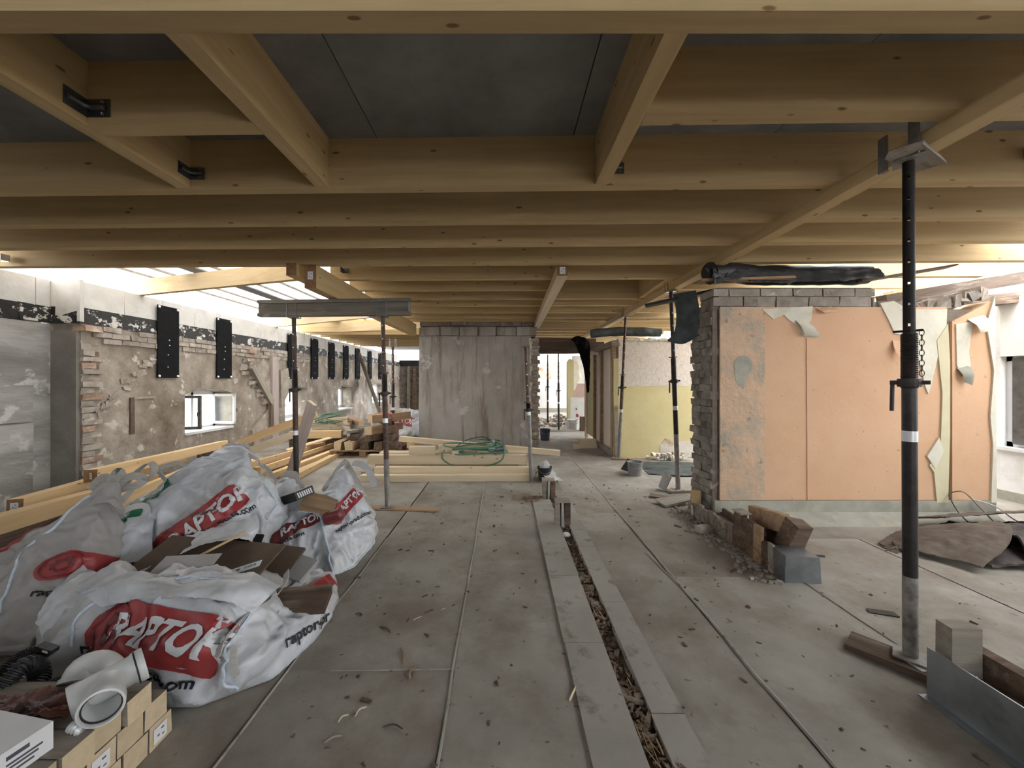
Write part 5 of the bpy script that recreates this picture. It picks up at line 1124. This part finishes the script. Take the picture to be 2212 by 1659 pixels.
# ------------------------------------------------------------------ stump of the removed partition
st = empty('partition_stump', (2.2, 3.5, 0), 'broken stump of a removed partition with splintered boards', 'stump')
y = 4.32; k = 0
while y > 2.98:
    w_ = random.uniform(.07, .13); h_ = (.17 if y > 3.55 else (.33 if y > 3.12 else .22))+random.uniform(-.03, .02)
    MB().box((2.06+random.uniform(-.008, .008), y-w_/2, h_/2-.01), (.022, w_-.006, h_), jit=.005).build('splintered_board', random.choice(('old_wood_tan', 'grey_wood', 'old_wood', 'grey_wood')), st, mw=Matrix()); y -= w_
y = 4.3
while y > 3.1:
    w_ = random.uniform(.09, .16); h_ = (.14 if y > 3.6 else .27)+random.uniform(-.03, .02)
    MB().box((2.27, y-w_/2, h_/2-.01), (.022, w_-.006, h_), jit=.005).build('splintered_board', 'old_wood', st, mw=Matrix()); y -= w_
MB().box((2.165, 3.7, .05), (.19, 1.2, .1), jit=.01).build('rubble_fill', 'brick_dark', st, mw=Matrix())
b = MB().box((0, 0, 0), (.14, .12, .30), jit=.01); b.bevel(.008); b.build('tilted_block', 'old_wood', st, mw=Matrix.Translation((2.25, 3.02, .24)) @ Matrix.Rotation(.35, 4, 'X') @ Matrix.Rotation(.15, 4, 'Y'))
b = MB().box((0, 0, 0), (.06, .42, .14), jit=.01); b.bevel(.005); b.build('loose_board', 'old_wood_tan', st, mw=Matrix.Translation((2.24, 3.28, .30)) @ Matrix.Rotation(-.15, 4, 'X'))
MB().box((2.06, 3.36, .335), (.10, .14, .012), jit=.006).build('loose_board', 'grey_wood', st, mw=Matrix())
b = MB().box((2.17, 2.90, .10), (.24, .18, .19), jit=.012); b.bevel(.006); b.build('metal_end_cap', 'galvanised', st, mw=Matrix())
MB().box((2.1, 4.24, .19), (.09, .05, .16), jit=.005).build('end_post', 'spruce', st, mw=Matrix())
MB().box((2.04, 4.2, .06), (.012, .03, .12)).build('white_peg', 'white_plastic', st, mw=Matrix())
b = MB(); rn = random.Random(5)
for k in range(90):
    y = rn.uniform(2.85, 4.3); x = 2.04+rn.uniform(-.03, .02); L_ = rn.uniform(.05, .16); z = rn.uniform(.03, .16)
    p = V3((x, y, z)); q = p+V3((rn.uniform(-.06, .03), rn.uniform(-.05, .05), rn.choice((-1, 1))*L_*.6)); b.tube([p, q], rn.uniform(.0012, .003), 4)
o = b.build('splinters', 'old_wood_tan', st, mw=Matrix()); o['kind'] = 'stuff'
b = MB()
for k in range(260):
    y = rn.uniform(2.8, 4.5); s_ = rn.uniform(.006, .028); x = 2.02-abs(rn.gauss(0, .09)); b.box((x, y, s_*.35), (s_*1.3, s_, s_*.8), Matrix.Rotation(rn.uniform(0, 3), 3, 'Z'), jit=s_*.25)
o = b.build('plaster_rubble', 'brick_grey', None); tag(o, 'crumbled mortar and plaster bits along the broken partition stump', 'rubble', None, 'stuff')
slab('rubble_stone', (1.93, 3.75, .035), (.14, .07, .07), .4, .1, 0, 'skirt_grey', 'grey mortar lump beside the partition stump', 'stone', .012)
# near stump with metal track
s2 = empty('partition_stump', (2.1, 1.5, 0), 'stump with galvanised metal side and wooden post at the frame corner', 'stump')
MB().box((1.985, 1.15, .11), (.006, 1.32, .235)).build('metal_side', 'galvanised', s2, mw=Matrix())
MB().box((1.965, 1.15, .003), (.05, 1.32, .006)).build('metal_flange', 'galvanised', s2, mw=Matrix())
MB().box((2.215, 1.12, .10), (.05, 1.4, .26), jit=.005).build('timber_side', 'old_wood', s2, mw=Matrix())
MB().box((2.10, 1.15, .06), (.2, 1.3, .12), jit=.01).build('rubble_fill', 'old_wood', s2, mw=Matrix())
b = MB().box((2.115, 1.80, .16), (.13, .075, .36), jit=.006); b.bevel(.005); b.build('timber_post', 'grey_wood', s2, mw=Matrix())
b = MB()
for k in range(14): p = V3((2.0+rn.uniform(.01, .05), 1.2+rn.uniform(0, .5), .14)); b.tube([p, p+V3((rn.uniform(-.01, .05), rn.uniform(-.04, .04), rn.uniform(.02, .06)))], .0025, 4)
o = b.build('splinters', 'spruce_pale', s2, mw=Matrix()); o['kind'] = 'stuff'
# ------------------------------------------------------------------ carpet heap
o = sheet('carpet_piece', [[V3((4.0, 3.78, .03)), V3((4.6, 3.8, .06)), V3((5.2, 3.8, .06)), V3((5.9, 3.8, .06))], [V3((3.75, 3.35, .03)), V3((4.5, 3.4, .14)), V3((5.1, 3.4, .16)), V3((5.9, 3.4, .12))], [V3((3.8, 3.0, .02)), V3((4.4, 2.98, .07)), V3((5.0, 2.9, .06)), V3((5.9, 2.95, .05))]], 'carpet_dark', .02, 50, 40, .03, 4, .025); tag(o, 'dark carpet piece underneath the folded one', 'carpet', 'old carpet pieces')
o = sheet('carpet_piece', [[fl(1897, 1177)+V3((0, 0, .004)), V3((3.72, 3.60, .07)), V3((4.08, 3.54, .15)), V3((4.40, 3.42, .215))], [fl(1922, 1187)+V3((0, 0, .004)), V3((3.66, 3.42, .10)), V3((3.96, 3.34, .18)), V3((4.22, 3.20, .235))], [fl(1912, 1186)+V3((0, 0, .003)), V3((3.56, 3.30, .07)), V3((3.78, 3.18, .12)), V3((3.95, 3.04, .15))], [fl(1900, 1180)+V3((0, 0, .003)), V3((3.46, 3.24, .03)), V3((3.58, 3.08, .04)), V3((3.64, 2.94, .05))]], 'carpet_back', .014, 50, 40, .01, 6, .008); tag(o, 'brown backed carpet piece folded over with a pointed corner', 'carpet', 'old carpet pieces')
o = sheet('carpet_piece', [[V3((4.1, 3.90, .08)), V3((4.8, 3.92, .12)), V3((5.8, 3.92, .14))], [V3((4.15, 3.62, .19)), V3((4.8, 3.58, .25)), V3((5.8, 3.56, .27))]], 'carpet_back', .014, 30, 20, .012, 6, .01); tag(o, 'carpet strip on top of the heap behind the fold', 'carpet', 'old carpet pieces')
o = sheet('carpet_piece', [[V3((4.2, 3.30, .20)), V3((4.7, 3.32, .22)), V3((5.6, 3.3, .22))], [V3((4.15, 3.12, .17)), V3((4.7, 3.10, .22)), V3((5.6, 3.05, .20))], [V3((4.05, 2.95, .06)), V3((4.7, 2.88, .10)), V3((5.6, 2.85, .08))]], 'carpet_dark', .016, 40, 30, .025, 5, .03); tag(o, 'crumpled dark carpet piece beside the cut edge of the fold', 'carpet', 'old carpet pieces')
for i, (p, s_, lb) in enumerate(((fl(1905, 1325), .10, 'dark scrap of felt on the floor before the closest prop'), (fl(1770, 1202), .05, 'small dark scrap on the floor beyond the stump'))):
    b = MB().box((0, 0, .004), (s_*1.5, s_*.5, .008), jit=.006); o = b.build('felt_scrap', 'bitumen', None, mw=Matrix.Translation(p) @ Matrix.Rotation(-.3, 4, 'Z')); tag(o, lb, 'scrap')
# cables at the foot of the peach wall
def cable(pts, r, m_, label): o = MB().tube(curve(pts, 40), r, 6).build('loose_cable', m_, None, smooth=True); return tag(o, label, 'cable', 'cables at the peach wall')
YC = PW-.02
cable([(px2(2046, 0)[0], YC, .30), (px2(2052, 0)[0], YC-.10, .34), (px2(2068, 0)[0], YC-.18, .20), (4.85, 3.75, .03), (5.0, 3.70, .01)], .006, 'grey_wood', 'bent grey cable arching from the wall chase to the carpet')
cable([(px2(2044, 0)[0], YC, .28), (4.63, 3.92, .12), (4.70, 3.82, .02), (4.95, 3.75, .012)], .005, 'dark_steel', 'dark cable dropping straight down from the wall chase')
cable([(px2(2095, 0)[0], YC-.01, .24), (4.98, YC-.12, .20), (5.08, 3.86, .10), (5.16, 3.76, .012)], .006, 'white_plastic', 'white cable curving down at the peach wall end')
cable([(4.25, 3.9, .01), (4.4, 3.84, .03), (4.5, 3.88, .02), (4.62, 3.80, .03), (4.75, 3.86, .01)], .005, 'dark_steel', 'tangled dark wire on the floor by the skirting')

# ------------------------------------------------------------------ felt rolls, strips and flaps
def roll(name, pts, r, label, m_='roll_felt', sq=.75):
    b = MB(); b.tube(curve(pts, 30), r, 18)
    for v in b.bm.verts:
        v.co += Vector((0, noise.noise(v.co*5)*.02, noise.noise(v.co*6+Vector((3, 3, 3)))*.015))
    o = b.build(name, m_, None, smooth=True); return tag(o, label, 'roll')
roll('felt_roll', [(2.08, 3.92, 2.57), (2.25, 3.98, 2.60), (2.7, 4.12, 2.605), (3.3, 4.16, 2.615), (3.90, 4.16, 2.625)], .105, 'black bitumen felt roll lying along the top of the peach wall', 'bitumen')
o = sheet('felt_skirt', [[(2.06, 3.82, 2.60), (2.3, 3.90, 2.62), (3.0, 4.02, 2.62), (3.92, 4.04, 2.66)], [(2.04, 3.80, 2.50), (2.3, 3.88, 2.50), (3.0, 4.00, 2.50), (3.95, 4.01, 2.56)]], 'bitumen', .006, 60, 12, .012, 9, .01, jag=.012); tag(o, 'ragged black felt edge hanging over the top bricks', 'felt')
board('roof_board', (1.98, 3.98, 2.50), (2.95, 4.0, 2.535), .18, .02, 'old_wood_tan', 'splintered brown board under the felt on the peach wall', jit=.006)
board('roof_board', (3.75, 4.1, 2.53), (4.75, 4.1, 2.70), .12, .03, 'old_wood', 'dark board slanting up from the peach wall top', jit=.01)
board('roof_board', (1.72, 4.72, 2.40), (2.35, 4.3, 2.49), .06, .04, 'bitumen', 'black stick poking out over the leaning prop', jit=.006)
o = sheet('felt_flap', [[(1.98, 4.55, 2.50), (2.08, 4.45, 2.50), (2.16, 4.36, 2.50)], [(2.00, 4.5, 2.28), (2.11, 4.40, 2.27), (2.18, 4.33, 2.29)], [(1.98, 4.50, 2.06), (2.10, 4.40, 2.02), (2.19, 4.33, 2.08)], [(1.90, 4.52, 1.94), (2.04, 4.42, 1.90), (2.16, 4.34, 1.98)]], 'roll_felt', .012, 24, 40, .01, 8); tag(o, 'stiff black felt flap hanging before the leaning prop', 'felt')
roll('felt_roll', [(1.65, 7.4, 2.38), (2.1, 7.42, 2.42), (2.6, 7.45, 2.42), (3.0, 7.46, 2.41)], .085, 'dark green felt roll on top of the yellow wall')
o = sheet('black_cloth', [[(1.52, 9.0, 2.42), (1.65, 8.98, 2.52), (1.80, 9.0, 2.50), (1.92, 9.0, 2.42)], [(1.62, 8.9, 2.30), (1.72, 8.88, 2.32), (1.82, 8.88, 2.3), (1.95, 8.9, 2.30)], [(1.80, 8.9, 1.8), (1.85, 8.88, 1.8), (1.9, 8.88, 1.8), (1.95, 8.9, 1.8)], [(1.88, 8.9, 1.20), (1.90, 8.89, 1.20), (1.92, 8.9, 1.20), (1.93, 8.91, 1.20)]], 'black_plate', .006, 24, 50, .03, 6, .03); tag(o, 'black cloth hanging from the lintel beside the partition', 'cloth')

# ------------------------------------------------------------------ buckets and odd pieces
def bucket(p, r0, r1, h, m_, label, rim=True):
    b = empty('plastic_bucket', p, label, 'bucket')
    MB().lathe([(0, 0), (r0, 0), (r1, h), (r1+.008, h), (r1+.008, h-.015), (r1-.004, h-.004), (r0-.006, .01), (0, .01)], p, 20).build('pail', m_, b, mw=Matrix(), smooth=True)
    a = Vector(p); MB().tube(curve([a+V3((-r1, 0, h-.01)), a+V3((-r1*.8, -r1*.7, h*.75)), a+V3((0, -r1-.03, h*.6)), a+V3((r1*.8, -r1*.7, h*.75)), a+V3((r1, 0, h-.01))], 16), .004, 6).build('bail_handle', 'dusty_steel', b, mw=Matrix(), smooth=True); return b
bucket(V3((.58, 5.72, 0)), .085, .105, .20, 'bucket_black', 'black plant pot bucket next to the prop before the pier')
bucket(V3((2.03, 6.03, 0)), .10, .115, .21, 'bucket_grey', 'dusty grey mortar bucket on the floor before the yellow wall')
bucket(V3((.98, 9.55, 0)), .11, .13, .28, 'bucket_blue', 'dark blue bucket at the pier corner in the passage')
bucket(V3((2.05, 11.6, 0)), .14, .16, .30, 'white_plastic', 'white pail among rubble at the passage end')
o = sheet('plastic_film', [[(.46, 5.85, .01), (.55, 5.95, .10), (.68, 5.9, .02)], [(.48, 5.75, .12), (.60, 5.85, .26), (.72, 5.75, .08)], [(.66, 5.5, .004), (.75, 5.6, .03), (.85, 5.65, .004)]], 'thin_film', .002, 24, 24, .03, 8, .03); tag(o, 'torn clear film crumpled behind the black pot', 'film')
slab('dark_slate', (2.02, 6.25, .10), (.22, .02, .22), .4, .5, .3, 'roll_felt', 'dark slate shard leaning behind the grey bucket', 'slate')
o = sheet('felt_mat', [[(2.25, 6.05, .01), (2.7, 5.9, .015), (3.15, 5.95, .01)], [(2.3, 6.5, .01), (2.8, 6.5, .03), (3.3, 6.45, .02)], [(2.35, 6.95, .01), (2.9, 6.95, .02), (3.5, 6.9, .01)]], 'roll_felt', .006, 30, 30, .012, 5, .01); tag(o, 'flat dark felt mat on the floor before the yellow wall', 'mat')
for i, (x, y, z, lb) in enumerate(((1.82, 8.42, .05, 'lower'), (1.80, 8.44, .15, 'upper'), (1.55, 8.36, .05, 'smallest'))):
    plank('wood_block', (x-.18+(.1 if i == 2 else 0), y, z), (x+.18-(.1 if i == 2 else 0), y+.02, z), .10, .095, 'spruce_pale', '%s pale wood block by the partition foot in the passage' % lb, 'wood blocks by the partition', 'end_pale')
fp = empty('appliance_cover', (2.25, 11.9, 0), 'white appliance panel with red and black spots in the passage', 'panel')
b = MB().box((2.22, 11.9, .48), (.42, .05, .96)); b.bevel(.02, 2); b.build('panel_sheet', 'white_plastic', fp, mw=Matrix())
MB().prism([(2.17, .42), (2.21, .47), (2.26, .40), (2.24, .34), (2.19, .35)], 1, 11.865, 11.88).build('red_spot', 'print_red', fp, mw=Matrix())
MB().prism([(2.16, .58), (2.19, .64), (2.21, .57)], 1, 11.865, 11.88).build('black_spot', 'print_black', fp, mw=Matrix())
slab('glass_crate', (2.0, 11.75, .15), (.22, .2, .3), .2, 0, 0, 'thin_film', 'cloudy plastic crate before the white panel', 'crate', .004)
plank('old_stump', (2.27, 11.3, 0), (2.27, 11.3, .42), .16, .14, 'old_wood', 'dark timber stub beside the white panel in the passage', None)
b = MB(); rn = random.Random(11)
for k in range(160):
    s_ = rn.uniform(.02, .09); x = rn.gauss(1.7, .35); y = rn.uniform(12.2, 14.4); b.box((x, y, s_*.4+max(0, .25-abs(x-1.95)*.6)*rn.random()), (s_*1.4, s_, s_), Matrix.Rotation(rn.uniform(0, 3), 3, 'Z'), jit=s_*.2)
o = b.build('brick_rubble', 'brick_grey', None); tag(o, 'low heap of brick rubble at the bright passage end', 'rubble', None, 'stuff')
b = MB()
for k in range(60):
    s_ = rn.uniform(.02, .06); b.box((3.0+rn.gauss(0, .16), 7.15+rn.gauss(0, .07), s_*.4+rn.random()*.1), (s_*1.4, s_, s_), Matrix.Rotation(rn.uniform(0, 3), 3, 'Z'), jit=s_*.3)
o = b.build('plaster_rubble', 'stained_wall', None); tag(o, 'small heap of fallen plaster at the yellow wall foot', 'rubble', None, 'stuff')
# slate and splinter heap at the leaning prop foot
slab('board_scrap', (2.03, 4.62, .05), (.42, .20, .015), .3, .08, -.1, 'grey_wood', 'splintered grey board lying at the leaning prop foot', 'board', .01)
slab('board_scrap', (1.98, 4.85, .02), (.30, .12, .015), -.4, .05, .05, 'old_wood', 'dark board scrap behind the splintered grey board', 'board', .01)
slab('slate_shard', (2.16, 5.2, .11), (.012, .14, .2), .3, .2, .3, 'grey_card', 'grey triangular shard standing beside the leaning prop', 'shard', .01)
# ------------------------------------------------------------------ floor litter
def stick(px, py, L_, a, r, m_, label, bend=.0, z=.006):
    p = fl(px, py); d = V3((math.cos(a), math.sin(a), 0)); n_ = V3((-d.y, d.x, 0))
    o = MB().tube(curve([p-d*L_/2+V3((0, 0, z)), p+n_*bend*L_+V3((0, 0, z+.004)), p+d*L_/2+V3((0, 0, z))], 8), [r*.4]+[r]*6+[r*.4], 5).build('wood_splinter', m_, None); return tag(o, label, 'splinter', 'wood splinters on the floor')
for q in ((868, 1418, .13, -1.2, .005, 'old_wood_tan', 'tan splinter lying alone in the middle of the felt floor', .05), (893, 1455, .09, 1.5, .006, 'old_wood_tan', 'curved splinter crossing the tip of the tan one', .2), (832, 1362, .10, -.55, .005, 'old_wood', 'dark splinter on the felt beside the printed web address', .1), (1238, 1500, .10, 1.05, .005, 'spruce_pale', 'pale stick leaning on the edging strip', 0), (902, 1338, .06, .7, .002, 'spruce_pale', 'thin pale straw beside the dark splinters', 0), (958, 1318, .03, .7, .002, 'spruce_pale', 'tiny pale chip near the thin straw', 0), (780, 1540, .06, 1.0, .003, 'spruce_pale', 'pale curl of wood by the front bag foot', .2), (742, 1555, .05, .9, .003, 'spruce_pale', 'second pale curl next to the first', .2), (848, 1576, .09, -.1, .004, 'old_wood', 'dark arched splinter near the picture bottom', .15), (720, 1600, .07, .5, .004, 'grey_wood', 'grey splinter below the pale curls', .1), (775, 1330, .05, -.2, .004, 'old_wood', 'dark splinter near the open bag side', .2), (772, 1250, .05, .3, .006, 'old_wood', 'rusty scrap between the two white bags', .1), (945, 1270, .03, .3, .005, 'old_wood', 'small dark chip before the plank stack', .2)): stick(*q)
b = MB(); rn = random.Random(21)
for k in range(420):
    x = rn.uniform(-1.0, 3.4); y = rn.uniform(1.2, 5.5)
    if (.3 < x < .8 and rn.random() < .5) or (x > 1.95 and y > 2.7) or (1.9 < x < 2.3 and y < 1.95): continue
    s_ = abs(rn.gauss(0, .006))+.003; b.box((x, y, s_*.3), (s_*rn.uniform(1, 4), s_, s_*.5), Matrix.Rotation(rn.uniform(0, 3), 3, 'Z'), jit=s_*.2)
o = b.build('floor_crumbs', 'old_wood', None); tag(o, 'dark crumbs of wood and dirt scattered over the felt floor', 'crumbs', None, 'stuff')
b = MB()
for k in range(520):
    y = rn.uniform(1.1, 4.8); x = rn.uniform(.555, .64); s_ = abs(rn.gauss(0, .008))+.004
    if y < 1.9 or 2.3 < y < 2.9:
        for t in range(2): b.box((x+rn.gauss(0, .02), y, -.02+s_*.4+rn.random()*.015), (s_*rn.uniform(1, 6), s_, s_), Matrix.Rotation(rn.uniform(0, 3), 3, 'Z'), jit=s_*.3)
    b.box((x, y, -.025+s_*.3), (s_*rn.uniform(1, 3), s_, s_), Matrix.Rotation(rn.uniform(0, 3), 3, 'Z'), jit=s_*.3)
o = b.build('channel_debris', 'grit', None); tag(o, 'wood shavings and grit filling the open floor channel', 'debris', None, 'stuff')
b = MB()
for k in range(70):
    y = rn.choice((rn.uniform(1.2, 1.6), rn.uniform(2.3, 2.9), rn.uniform(1.2, 4.5))); x = rn.uniform(.54, .66); L_ = rn.uniform(.03, .14); a = rn.uniform(.6, 2.4)
    p = V3((x, y, rn.uniform(-.015, .012))); b.tube([p, p+V3((math.cos(a)*L_*.4, math.sin(a)*L_, rn.uniform(-.005, .01)))], rn.uniform(.0015, .004), 4)
o = b.build('channel_splinters', 'old_wood_tan', None); tag(o, 'brown splinters caught along the open floor channel', 'splinters', None, 'stuff')
b = MB()
for k in range(50):
    p = V3((rn.gauss(.32, .10), rn.gauss(4.78, .06), .01)); L_ = rn.uniform(.03, .12); a = rn.uniform(0, 6.28); b.tube([p, p+V3((math.cos(a)*L_, math.sin(a)*L_, rn.uniform(0, .03)))], rn.uniform(.002, .006), 4)
o = b.build('splinter_heap', 'old_wood_tan', None); tag(o, 'little heap of splinters left of the farther board stub', 'splinters', None, 'stuff')
